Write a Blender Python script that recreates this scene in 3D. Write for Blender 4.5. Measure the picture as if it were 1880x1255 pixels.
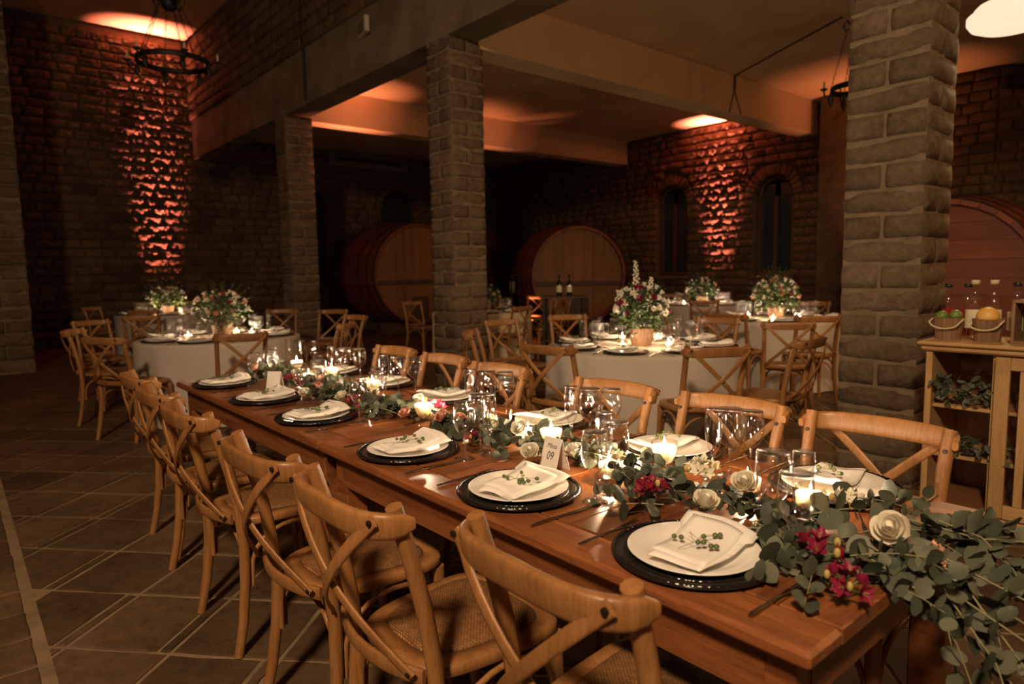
import bpy, math, random
import numpy as np
from mathutils import Vector, Matrix, Euler
PI = math.pi
for o in list(bpy.data.objects): bpy.data.objects.remove(o)
SC = bpy.context.scene
COL = SC.collection
rnd = random.Random(7)

# ------------------------------------------------------------------ camera, world, lights, exposure
F = 1222.74; YAW, PITCH, ROLL = 2.43964029, 0.104408113, 0.0175068409
CAMP = Vector((0, 0, 1.36))
fwd = Vector((math.cos(PITCH)*math.cos(YAW), math.cos(PITCH)*math.sin(YAW), -math.sin(PITCH)))
r0 = Vector((math.sin(YAW), -math.cos(YAW), 0)); d0 = fwd.cross(r0)
RT = math.cos(ROLL)*r0 + math.sin(ROLL)*d0
DN = -math.sin(ROLL)*r0 + math.cos(ROLL)*d0
cam = bpy.data.objects.new('camera', bpy.data.cameras.new('camera'))
COL.objects.link(cam); SC.camera = cam
m = Matrix.Identity(4)
for i in range(3):
    m[i][0] = RT[i]; m[i][1] = -DN[i]; m[i][2] = -fwd[i]; m[i][3] = CAMP[i]
cam.matrix_world = m
cam.data.sensor_width = 36; cam.data.lens = F/1880*36
cam.data.clip_start = .05; cam.data.clip_end = 100
cam.data.dof.use_dof = True; cam.data.dof.focus_distance = 2.0; cam.data.dof.aperture_fstop = 3.2

W = bpy.data.worlds.new('world'); SC.world = W; W.use_nodes = True
W.node_tree.nodes['Background'].inputs[0].default_value = (1, .62, .35, 1)
W.node_tree.nodes['Background'].inputs[1].default_value = .006
vs = SC.view_settings
SC.display_settings.display_device = 'sRGB'
vs.view_transform = 'Standard'; vs.look = 'None'; vs.gamma = 1; vs.use_curve_mapping = False
vs.exposure = 0.08
SC.cycles.use_denoising = True
SC.cycles.max_bounces = 10; SC.cycles.transparent_max_bounces = 24
SC.cycles.sample_clamp_indirect = 4.0

def aim(o, d):
    o.rotation_euler = Vector(d).to_track_quat('-Z', 'Y').to_euler()
def area(name, loc, tgt, size, power, col, sy=None):
    l = bpy.data.lights.new(name, 'AREA'); l.energy = power; l.color = col; l.size = size
    if sy: l.shape = 'RECTANGLE'; l.size_y = sy
    o = bpy.data.objects.new(name, l); COL.objects.link(o); o.location = loc
    aim(o, Vector(tgt)-Vector(loc)); return o
def spot(name, loc, tgt, power, col, ang, blend=.5, rad=.04):
    l = bpy.data.lights.new(name, 'SPOT'); l.energy = power; l.color = col
    l.spot_size = math.radians(ang); l.spot_blend = blend; l.shadow_soft_size = rad
    o = bpy.data.objects.new(name, l); COL.objects.link(o); o.location = loc
    aim(o, Vector(tgt)-Vector(loc)); return o
KEYC = (1.0, .71, .44)
area('key_lamp_light', (1.2, -2.4, 4.7), (-2.2, 1.8, .4), .5, 335, KEYC)
def point(name, loc, power, col, rad=.1):
    l = bpy.data.lights.new(name, 'POINT'); l.energy = power; l.color = col; l.shadow_soft_size = rad
    o = bpy.data.objects.new(name, l); COL.objects.link(o); o.location = loc; return o
point('hall_fill_light', (2.0, 7.6, 3.2), 140, (1, .50, .17), .15)  # added fill outside the frame, brightens the hall ceiling and beam faces
area('lamp_light', (-1.46, 5.97, 2.98), (-1.46, 5.97, 0), .35, 24, (1, .68, .36))
UPC = (1.0, .25, .19)
def wash(name, loc, tgt, w, power, spread, col=UPC):
    o = area(name, loc, tgt, w, power, col, .07); o.data.spread = math.radians(spread); return o
# wall washers standing on the floor: back wall, window wall, behind the pillars
wash('washer_back', (-15.72, 3.62, .15), (-15.78, 3.62, 3.6), .62, 78, 17)
wash('washer_window', (-8.25, 12.70, .15), (-8.25, 12.76, 3.6), .58, 80, 20)
wash('washer_corner', (-9.6, 8.6, .15), (-10.25, 8.75, 4.4), .3, 26, 34, (1.0, .30, .16))
wash('washer_pillar', (-10.35, 5.3, .15), (-10.75, 5.6, 4.3), .3, 13, 30, (1.0, .30, .16))
wash('washer_right', (-4.7, 12.1, .15), (-4.9, 12.3, 4.4), .4, 16, 50, (1.0, .32, .15))

# ------------------------------------------------------------------ materials
def nod(nt, t, **kw):
    n = nt.nodes.new(t)
    for k, v in kw.items():
        if k in n.inputs: n.inputs[k].default_value = v
        else: setattr(n, k, v)
    return n
def ramp(nt, fac, stops):
    r = nt.nodes.new('ShaderNodeValToRGB'); e = r.color_ramp.elements
    while len(e) < len(stops): e.new(.5)
    for i, (p, c) in enumerate(stops): e[i].position = p; e[i].color = (*c, 1)
    nt.links.new(fac, r.inputs[0]); return r.outputs[0]
def base(name):
    M = bpy.data.materials.new(name); M.use_nodes = True
    nt = M.node_tree; b = nt.nodes['Principled BSDF']; return M, nt, b
def setp(b, rough=.5, metal=0, spec=.5, **kw):
    b.inputs['Roughness'].default_value = rough; b.inputs['Metallic'].default_value = metal
    b.inputs['Specular IOR Level'].default_value = spec
    for k, v in kw.items(): b.inputs[k.replace('_', ' ')].default_value = v
def bumpn(nt, b, h, s=.3, d=.01):
    n = nod(nt, 'ShaderNodeBump', Strength=s, Distance=d); nt.links.new(h, n.inputs['Height']); nt.links.new(n.outputs[0], b.inputs['Normal'])
def plain(name, col, rough=.5, metal=0, spec=.5, noise=0, nscale=20, bump=0, bdist=.002, **kw):
    M, nt, b = base(name); setp(b, rough, metal, spec, **kw)
    b.inputs['Base Color'].default_value = (*col, 1)
    if noise or bump:
        tc = nod(nt, 'ShaderNodeTexCoord'); n = nod(nt, 'ShaderNodeTexNoise', Scale=nscale, Detail=5.0)
        nt.links.new(tc.outputs['Object'], n.inputs['Vector'])
        if noise:
            c = ramp(nt, n.outputs[0], [(.3, tuple(x*(1-noise) for x in col)), (.7, tuple(min(1, x*(1+noise)) for x in col))])
            nt.links.new(c, b.inputs['Base Color'])
        if bump: bumpn(nt, b, n.outputs[0], bump, bdist)
    return M
def wood(name, c1, c2, rough=.4, axis=0, scale=1.0, var=.15, bump=.08, coat=0):
    M, nt, b = base(name); setp(b, rough)
    if coat: b.inputs['Coat Weight'].default_value = coat; b.inputs['Coat Roughness'].default_value = .25
    tc = nod(nt, 'ShaderNodeTexCoord'); mp = nod(nt, 'ShaderNodeMapping')
    s = [14.0*scale]*3; s[axis] = 1.2*scale; mp.inputs['Scale'].default_value = s
    oi = nod(nt, 'ShaderNodeObjectInfo'); ad = nod(nt, 'ShaderNodeVectorMath', operation='ADD')
    sc = nod(nt, 'ShaderNodeVectorMath', operation='SCALE'); sc.inputs['Scale'].default_value = 37
    cb = nod(nt, 'ShaderNodeCombineXYZ')
    for i in range(3): nt.links.new(oi.outputs['Random'], cb.inputs[i])
    nt.links.new(cb.outputs[0], sc.inputs[0])
    nt.links.new(tc.outputs['Object'], mp.inputs[0]); nt.links.new(mp.outputs[0], ad.inputs[0]); nt.links.new(sc.outputs[0], ad.inputs[1])
    n = nod(nt, 'ShaderNodeTexNoise', Scale=1.6, Detail=7.0, Roughness=.6, Distortion=.6); nt.links.new(ad.outputs[0], n.inputs['Vector'])
    c = ramp(nt, n.outputs[0], [(.3, c1), (.72, c2)])
    n2 = nod(nt, 'ShaderNodeTexNoise', Scale=11.0, Detail=6.0, Roughness=.7); nt.links.new(ad.outputs[0], n2.inputs['Vector'])
    c2_ = ramp(nt, n2.outputs[0], [(.32, (.62, .58, .55)), (.55, (1, 1, 1)), (.8, (1.0, 1.0, 1.0))])
    mxw = nod(nt, 'ShaderNodeMixRGB', blend_type='MULTIPLY'); mxw.inputs[0].default_value = .75 if scale >= 1 else .5
    nt.links.new(c, mxw.inputs[1]); nt.links.new(c2_, mxw.inputs[2]); c = mxw.outputs[0]
    hs = nod(nt, 'ShaderNodeHueSaturation'); mr = nod(nt, 'ShaderNodeMapRange'); mr.inputs['To Min'].default_value = 1-var; mr.inputs['To Max'].default_value = 1+var
    nt.links.new(oi.outputs['Random'], mr.inputs[0]); nt.links.new(mr.outputs[0], hs.inputs['Value']); nt.links.new(c, hs.inputs['Color'])
    nt.links.new(hs.outputs[0], b.inputs['Base Color'])
    bumpn(nt, b, n.outputs[0], bump, .002)
    return M
def stone(name, c1, c2, rough=.85, scale=1.0, bump=.6, var=.25, dist=.02):
    M, nt, b = base(name); setp(b, rough, spec=.25)
    g = nod(nt, 'ShaderNodeNewGeometry')
    n1 = nod(nt, 'ShaderNodeTexNoise', Scale=3.0*scale, Detail=4.0); n2 = nod(nt, 'ShaderNodeTexNoise', Scale=22.0*scale, Detail=8.0, Roughness=.65)
    nt.links.new(g.outputs['Position'], n1.inputs['Vector']); nt.links.new(g.outputs['Position'], n2.inputs['Vector'])
    mx = nod(nt, 'ShaderNodeMath', operation='ADD'); nt.links.new(n1.outputs[0], mx.inputs[0]); nt.links.new(n2.outputs[0], mx.inputs[1])
    dv = nod(nt, 'ShaderNodeMath', operation='MULTIPLY'); dv.inputs[1].default_value = .5; nt.links.new(mx.outputs[0], dv.inputs[0])
    c = ramp(nt, dv.outputs[0], [(.36, c1), (.64, c2)])
    oi = nod(nt, 'ShaderNodeObjectInfo'); hs = nod(nt, 'ShaderNodeHueSaturation'); mr = nod(nt, 'ShaderNodeMapRange')
    mr.inputs['To Min'].default_value = 1-var; mr.inputs['To Max'].default_value = 1+var
    nt.links.new(oi.outputs['Random'], mr.inputs[0]); nt.links.new(mr.outputs[0], hs.inputs['Value']); nt.links.new(c, hs.inputs['Color'])
    nt.links.new(hs.outputs[0], b.inputs['Base Color'])
    bumpn(nt, b, n2.outputs[0], bump, dist)
    return M
def glass(name, tint=(1, 1, 1), refl=.06, edge=.9, rough=.03):
    M = bpy.data.materials.new(name); M.use_nodes = True; nt = M.node_tree; nt.nodes.clear()
    out = nod(nt, 'ShaderNodeOutputMaterial'); mx = nod(nt, 'ShaderNodeMixShader')
    t = nod(nt, 'ShaderNodeBsdfTransparent', Color=(*tint, 1)); g = nod(nt, 'ShaderNodeBsdfAnisotropic', Color=(1, 1, 1, 1), Roughness=rough)
    lw = nod(nt, 'ShaderNodeLayerWeight', Blend=.5); pw = nod(nt, 'ShaderNodeMath', operation='POWER'); pw.inputs[1].default_value = 4.0
    mr = nod(nt, 'ShaderNodeMapRange'); mr.inputs['To Min'].default_value = refl; mr.inputs['To Max'].default_value = edge
    nt.links.new(lw.outputs['Facing'], pw.inputs[0]); nt.links.new(pw.outputs[0], mr.inputs[0]); nt.links.new(mr.outputs[0], mx.inputs[0])
    nt.links.new(t.outputs[0], mx.inputs[1]); nt.links.new(g.outputs[0], mx.inputs[2]); nt.links.new(mx.outputs[0], out.inputs[0])
    return M
def emit(name, col, s):
    M, nt, b = base(name); b.inputs['Base Color'].default_value = (0, 0, 0, 1)
    b.inputs['Emission Color'].default_value = (*col, 1); b.inputs['Emission Strength'].default_value = s; return M
def leafmat(name, c1, c2):
    M, nt, b = base(name); setp(b, .55, spec=.35)
    oi = nod(nt, 'ShaderNodeObjectInfo'); g = nod(nt, 'ShaderNodeNewGeometry'); n = nod(nt, 'ShaderNodeTexNoise', Scale=14.0, Detail=3.0)
    nt.links.new(g.outputs['Position'], n.inputs['Vector'])
    ad = nod(nt, 'ShaderNodeMath', operation='ADD'); nt.links.new(n.outputs[0], ad.inputs[0]); nt.links.new(oi.outputs['Random'], ad.inputs[1])
    hf = nod(nt, 'ShaderNodeMath', operation='MULTIPLY'); hf.inputs[1].default_value = .5; nt.links.new(ad.outputs[0], hf.inputs[0])
    c = ramp(nt, hf.outputs[0], [(.2, c1), (.8, c2)]); nt.links.new(c, b.inputs['Base Color'])
    return M

MT = {}
MT['chair'] = wood('chair_wood', (.27, .118, .037), (.39, .182, .062), .38, 2, 1.0, .10)
MT['rattan'] = None
MT['table'] = wood('table_wood', (.13, .040, .013), (.33, .115, .038), .34, 0, 1.0, .18, .10, .12)
MT['table_y'] = wood('table_wood_cross', (.13, .040, .013), (.33, .115, .038), .34, 1, 1.0, .22, .10, .12)
MT['pillar'] = stone('pillar_stone', (.085, .055, .032), (.195, .134, .084), .85, 1.0, .9, .16)
MT['wall'] = stone('wall_stone', (.085, .050, .026), (.185, .112, .062), .9, .8, 1.0, .25, .06)
MT['mortar'] = plain('mortar', (.185, .135, .086), .9, spec=.2, noise=.25, nscale=9, bump=.4, bdist=.01)
MT['wmortar'] = plain('wall_mortar', (.12, .08, .048), .95, spec=.1, noise=.25, nscale=5)
MT['tile'] = stone('floor_tile', (.062, .035, .017), (.145, .086, .046), .62, .7, .35, .28, .01)
MT['grout'] = plain('floor_grout', (.24, .165, .095), .9, spec=.2, noise=.3, nscale=6)
MT['plaster'] = plain('ceiling_plaster', (.60, .42, .24), .9, spec=.1, noise=.06, nscale=1.5)
MT['beam'] = plain('beam_plaster', (.68, .50, .30), .85, spec=.1, noise=.05, nscale=2)
MT['concrete'] = plain('concrete', (.16, .12, .08), .8, spec=.2, noise=.35, nscale=1.8, bump=.3, bdist=.01)
MT['cloth'] = plain('table_cloth_linen', (.56, .48, .40), .9, spec=.1, bump=.25, nscale=220, bdist=.001)
MT['cream'] = plain('cream_cloth', (.72, .58, .38), .9, spec=.1)
MT['china'] = plain('white_china', (.86, .82, .76), .12, spec=.6)
MT['napkin'] = plain('napkin_cotton', (.84, .80, .74), .85, spec=.1, bump=.2, nscale=90, bdist=.0006)
MT['charger'] = plain('charger_lacquer', (.012, .010, .009), .16, spec=.7)
MT['steel'] = plain('cutlery_steel', (.42, .36, .30), .22, metal=1)
MT['iron'] = plain('black_iron', (.02, .018, .015), .55, metal=.4)
MT['brass'] = plain('brass', (.55, .36, .14), .3, metal=1)
MT['bolt'] = plain('dark_bolt', (.06, .045, .035), .4, metal=.8)
MT['glass'] = glass('clear_glass')
MT['stem'] = glass('clear_glass_stem', refl=.28, edge=1.0)
MT['rimglass'] = glass('glass_rim', refl=.45, edge=1.0, rough=.18)
MT['cupglass'] = glass('candle_glass', (1, .95, .88), .08, .6, .06)
MT['wax'] = plain('candle_wax', (.98, .92, .82), .5, spec=.4)
_w = MT['wax'].node_tree.nodes['Principled BSDF']; _w.inputs['Subsurface Weight'].default_value = 1
_w.inputs['Subsurface Radius'].default_value = (.018, .018, .018); _w.inputs['Subsurface Scale'].default_value = 1
MT['wick'] = plain('wick', (.02, .015, .01), .9)
MT['flame'] = emit('flame', (1, .70, .36), 40)
MT['leaf'] = leafmat('eucalyptus_leaf', (.044, .054, .034), (.145, .150, .100))
MT['dkleaf'] = leafmat('dark_foliage', (.03, .055, .02), (.12, .16, .05))
MT['twig'] = plain('twig', (.24, .22, .12), .6)
MT['berry'] = plain('berry_green', (.10, .13, .045), .35)
MT['white'] = plain('ivory_petal', (.82, .74, .60), .6, spec=.2, Subsurface_Weight=.15)
MT['blush'] = plain('blush_petal', (.70, .34, .25), .6, spec=.2)
MT['burgundy'] = plain('burgundy_petal', (.22, .012, .040), .5, spec=.3)
MT['magenta'] = plain('magenta_petal', (.36, .030, .075), .5, spec=.3)
MT['yellow'] = plain('yellow_bud', (.45, .34, .10), .6)
MT['card'] = plain('white_card', (.78, .73, .66), .7, spec=.2)
MT['ink'] = plain('ink', (.07, .06, .055), .7)
MT['pine'] = wood('pine_wood', (.42, .235, .09), (.58, .35, .15), .45, 2, .8, .08)
MT['pinex'] = wood('pine_wood_cross', (.42, .235, .09), (.58, .35, .15), .45, 0, .8, .08)
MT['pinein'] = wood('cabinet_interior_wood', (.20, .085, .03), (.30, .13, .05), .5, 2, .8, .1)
MT['stave'] = wood('barrel_stave', (.15, .032, .013), (.24, .06, .022), .45, 0, .5, .2)
MT['head'] = wood('barrel_head', (.16, .064, .019), (.27, .118, .037), .5, 2, .4, .14)
MT['hoop'] = plain('barrel_hoop', (.035, .022, .016), .5, metal=.5)
MT['darkwood'] = wood('dark_wood', (.05, .025, .012), (.10, .05, .022), .5, 2)
MT['pot'] = wood('wood_pot', (.22, .115, .055), (.32, .18, .09), .6, 2)
MT['rope'] = plain('rope', (.62, .50, .32), .9)
MT['lime'] = plain('lime_skin', (.14, .22, .04), .4, bump=.2, nscale=60)
MT['orange'] = plain('orange_skin', (.75, .42, .10), .45, bump=.2, nscale=80)
MT['redliq'] = plain('red_liquor', (.30, .012, .010), .12, spec=.6)
MT['green'] = glass('green_glass', (.08, .12, .05), .1, .7)
MT['black'] = plain('black_plastic', (.012, .012, .012), .4)
MT['paper'] = plain('paper_label', (.70, .62, .42), .8)
MT['lampglass'] = emit('lamp_diffuser', (1, .74, .50), 1.05)
MT['lampbody'] = plain('lamp_housing', (.75, .62, .42), .5)
MT['dark'] = plain('dark_void', (.012, .010, .010), .7)
MT['pane'] = plain('window_pane', (.02, .03, .035), .15, spec=.6)
MT['acbody'] = plain('air_conditioner_casing', (.16, .13, .10), .6)
MT['sign'] = plain('sign_face', (.03, .09, .05), .5)
MT['signbox'] = plain('sign_box', (.42, .36, .26), .6)

def rattan():
    M, nt, b = base('woven_rattan'); setp(b, .6, spec=.3)
    tc = nod(nt, 'ShaderNodeTexCoord')
    w1 = nod(nt, 'ShaderNodeTexBrick', Scale=46.0); w1.inputs['Color1'].default_value = (.62, .34, .145, 1); w1.inputs['Color2'].default_value = (.42, .21, .08, 1)
    w1.inputs['Mortar'].default_value = (.17, .08, .03, 1); w1.inputs['Mortar Size'].default_value = .09; w1.inputs['Brick Width'].default_value = .55; w1.inputs['Row Height'].default_value = .22
    nt.links.new(tc.outputs['Object'], w1.inputs['Vector'])
    n = nod(nt, 'ShaderNodeTexNoise', Scale=60.0, Detail=3.0); nt.links.new(tc.outputs['Object'], n.inputs['Vector'])
    mx = nod(nt, 'ShaderNodeMixRGB', blend_type='MULTIPLY'); mx.inputs[0].default_value = .6
    c = ramp(nt, n.outputs[0], [(.3, (.55, .5, .45)), (.65, (1.2, 1.15, 1.1))])
    nt.links.new(w1.outputs[0], mx.inputs[1]); nt.links.new(c, mx.inputs[2]); nt.links.new(mx.outputs[0], b.inputs['Base Color'])
    iv = nod(nt, 'ShaderNodeMath', operation='SUBTRACT'); iv.inputs[0].default_value = 1; nt.links.new(w1.outputs['Fac'], iv.inputs[1])
    bumpn(nt, b, iv.outputs[0], .7, .002); return M
MT['rattan'] = rattan()

# ------------------------------------------------------------------ mesh builder
class MB:
    def __init__(s): s.v = []; s.f = []; s.sm = []
    def add(s, vs, fs, smooth=False, M=None):
        o = len(s.v)
        s.v += [tuple(M @ Vector(p)) for p in vs] if M is not None else [tuple(p) for p in vs]
        s.f += [tuple(i+o for i in f) for f in fs]; s.sm += [smooth]*len(fs); return s
    def box(s, c, d, M=None, bev=0):
        x, y, z = d[0]/2, d[1]/2, d[2]/2
        if not bev:
            vs = [(c[0]+a*x, c[1]+b*y, c[2]+e*z) for e in (-1, 1) for a, b in ((-1, -1), (1, -1), (1, 1), (-1, 1))]
            return s.add(vs, [(3, 2, 1, 0), (4, 5, 6, 7), (0, 1, 5, 4), (1, 2, 6, 5), (2, 3, 7, 6), (3, 0, 4, 7)], False, M)
        b = bev; L = []
        for zz, i in ((-z, b), (-z+b, 0), (z-b, 0), (z, b)):
            xx, yy = x-i, y-i; k = b*.6 if i == 0 else b*.3
            L.append([(xx-k, -yy), (xx, -yy+k), (xx, yy-k), (xx-k, yy), (-xx+k, yy), (-xx, yy-k), (-xx, -yy+k), (-xx+k, -yy)])
            L[-1] = [(c[0]+p[0], c[1]+p[1], c[2]+zz) for p in L[-1]]
        vs = [p for r in L for p in r]; fs = [tuple(range(7, -1, -1)), tuple(range(24, 32))]
        for r in range(3):
            for i in range(8): j = (i+1) % 8; fs.append((r*8+i, r*8+j, r*8+8+j, r*8+8+i))
        return s.add(vs, fs, False, M)
    def lathe(s, prof, n=24, c=(0, 0, 0), M=None, smooth=True, wob=None):
        vs = []; fs = []; k = len(prof)
        for r, z in prof:
            for i in range(n):
                a = 2*PI*i/n; rr = r*(1 if wob is None else wob(a, r, z)); vs.append((c[0]+rr*math.cos(a), c[1]+rr*math.sin(a), c[2]+z))
        for j in range(k-1):
            for i in range(n): i2 = (i+1) % n; fs.append((j*n+i, j*n+i2, (j+1)*n+i2, (j+1)*n+i))
        if prof[0][0] > 1e-5: fs.append(tuple(range(n-1, -1, -1)))
        if prof[-1][0] > 1e-5: fs.append(tuple((k-1)*n+i for i in range(n)))
        return s.add(vs, fs, smooth, M)
    def tube(s, pts, rad, n=8, M=None, caps=True, sx=None, smooth=True, up=None):
        # sweep along pts; sx = (half width, half thickness) list for flat sections
        P = [Vector(p) for p in pts]; k = len(P); vs = []; fs = []
        u = Vector(up) if up else None
        for i in range(k):
            t = (P[min(i+1, k-1)]-P[max(i-1, 0)]).normalized()
            if u is None:
                u = Vector((0, 0, 1)) if abs(t.z) < .9 else Vector((1, 0, 0))
            a = (u-t*u.dot(t))
            if a.length < 1e-6: a = t.orthogonal()
            a.normalize()
            if not up: u = a
            b = t.cross(a)
            ra = rad[i] if isinstance(rad, (list, tuple)) else rad
            for j in range(n):
                an = 2*PI*(j+.5)/n; ca, sa = math.cos(an), math.sin(an)
                if sx:
                    w, h = sx[i] if isinstance(sx, list) else sx
                    ca = math.copysign(abs(ca)**.6, ca); sa = math.copysign(abs(sa)**.6, sa)
                    vs.append(P[i]+a*ca*w+b*sa*h)
                else: vs.append(P[i]+(a*ca+b*sa)*ra)
        for i in range(k-1):
            for j in range(n): j2 = (j+1) % n; fs.append((i*n+j, i*n+j2, (i+1)*n+j2, (i+1)*n+j))
        if caps:
            s.add([vs[j] for j in range(n)], [tuple(range(n-1, -1, -1))], False, M)
            s.add([vs[(k-1)*n+j] for j in range(n)], [tuple(range(n))], False, M)
        return s.add(vs, fs, smooth, M)
    def ball(s, c, r, n=8, m_=6, sq=1, M=None):
        prof = [(r*math.sin(PI*i/m_), -r*sq*math.cos(PI*i/m_)) for i in range(m_+1)]
        prof[0] = (1e-6, prof[0][1]); prof[-1] = (1e-6, prof[-1][1])
        return s.lathe(prof, n, c, M)
    def mesh(s, name):
        me = bpy.data.meshes.new(name); me.from_pydata(s.v, [], s.f)
        me.polygons.foreach_set('use_smooth', s.sm); me.update(); return me

def link(name, data, parent=None, mat=None, loc=None, rot=None, scale=None):
    o = bpy.data.objects.new(name, data); COL.objects.link(o)
    if parent is not None: o.parent = parent
    if mat is not None and not data.materials: data.materials.append(mat)
    if loc is not None: o.location = loc
    if rot is not None: o.rotation_euler = rot
    if scale is not None: o.scale = scale
    return o
def part(name, mb, mat, parent=None, loc=None, rot=None):
    return link(name, mb.mesh(name), parent, MT[mat], loc, rot)
def thing(name, label, cat, loc=(0, 0, 0), rz=0, group=None):
    o = bpy.data.objects.new(name, None); COL.objects.link(o); o.location = loc; o.rotation_euler = (0, 0, rz)
    return tag(o, label, cat, group)
def tag(o, label, cat, group=None):
    o['label'] = label; o['category'] = cat
    if group: o['group'] = group
    return o
def struct(o): o['kind'] = 'structure'; return o
def stuff(o): o['kind'] = 'stuff'; return o
def dup(src, loc=None, rz=None, label=None, group=None, scale=None):
    r = src.copy(); COL.objects.link(r)
    if loc is not None: r.location = loc
    if rz is not None: r.rotation_euler = (0, 0, rz)
    if scale is not None: r.scale = scale
    if label: r['label'] = label
    if group: r['group'] = group
    for ch in src.children:
        c = ch.copy(); COL.objects.link(c); c.parent = r
        for g in ch.children:
            d = g.copy(); COL.objects.link(d); d.parent = c
    return r
def proj(p):
    v = Vector(p)-CAMP; z = v.dot(fwd)
    if z < .1: return None
    return (940+v.dot(RT)/z*F, 627.5+v.dot(DN)/z*F, z)
def inview(p, mgn=30):
    q = proj(p); return q is not None and -mgn < q[0] < 1880+mgn and -mgn < q[1] < 1255+mgn
R = math.radians
ORD = ['nearest', 'second', 'third', 'fourth', 'fifth', 'farthest']

# ------------------------------------------------------------------ stones
def stone_mesh(seed, nx=4, nz=3, rough=.12):
    """unit block, x,z in -.5...5, front face at y=-.5 rough, body behind"""
    r = random.Random(seed); vs = []; fs = []
    for j in range(nz+1):
        for i in range(nx+1):
            e = (i in (0, nx)) or (j in (0, nz))
            x = -.5+i/nx; z = -.5+j/nz
            if 0 < i < nx: x += r.uniform(-.3, .3)/nx
            if 0 < j < nz: z += r.uniform(-.3, .3)/nz
            if e: x *= 1-r.uniform(0, .025); z *= 1-r.uniform(0, .07)
            vs.append((x, -.5+(.10 if e else -r.uniform(-.4, 1)*rough), z))
    for j in range(nz):
        for i in range(nx):
            a = j*(nx+1)+i; fs.append((a, a+1, a+nx+2, a+nx+1))
    o = len(vs); per = [i for i in range(nx+1)]+[(nx+1)*j+nx for j in range(1, nz+1)]+[(nx+1)*nz+i for i in range(nx-1, -1, -1)]+[(nx+1)*j for j in range(nz-1, 0, -1)]
    for k in per: vs.append((vs[k][0], .5, vs[k][2]))
    n = len(per)
    for k in range(n): k2 = (k+1) % n; fs.append((per[k2], per[k], o+k, o+k2))
    fs.append(tuple(o+k for k in range(n)))
    return vs, fs
SV = [stone_mesh(i) for i in range(6)]
SVR = [stone_mesh(20+i, 8, 4, .42) for i in range(6)]   # rock-faced, for the wall washed by a lamp
def raw_mesh(vf, name, mat):
    me = bpy.data.meshes.new(name); me.from_pydata(vf[0], [], vf[1]); me.polygons.foreach_set('use_smooth', [True]*len(vf[1]))
    me.materials.append(mat); me.update(); return me
SM = [raw_mesh(v, 'stone', MT['wall']) for v in SV]
SMR = [raw_mesh(v, 'stone', MT['wall']) for v in SVR]

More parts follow.
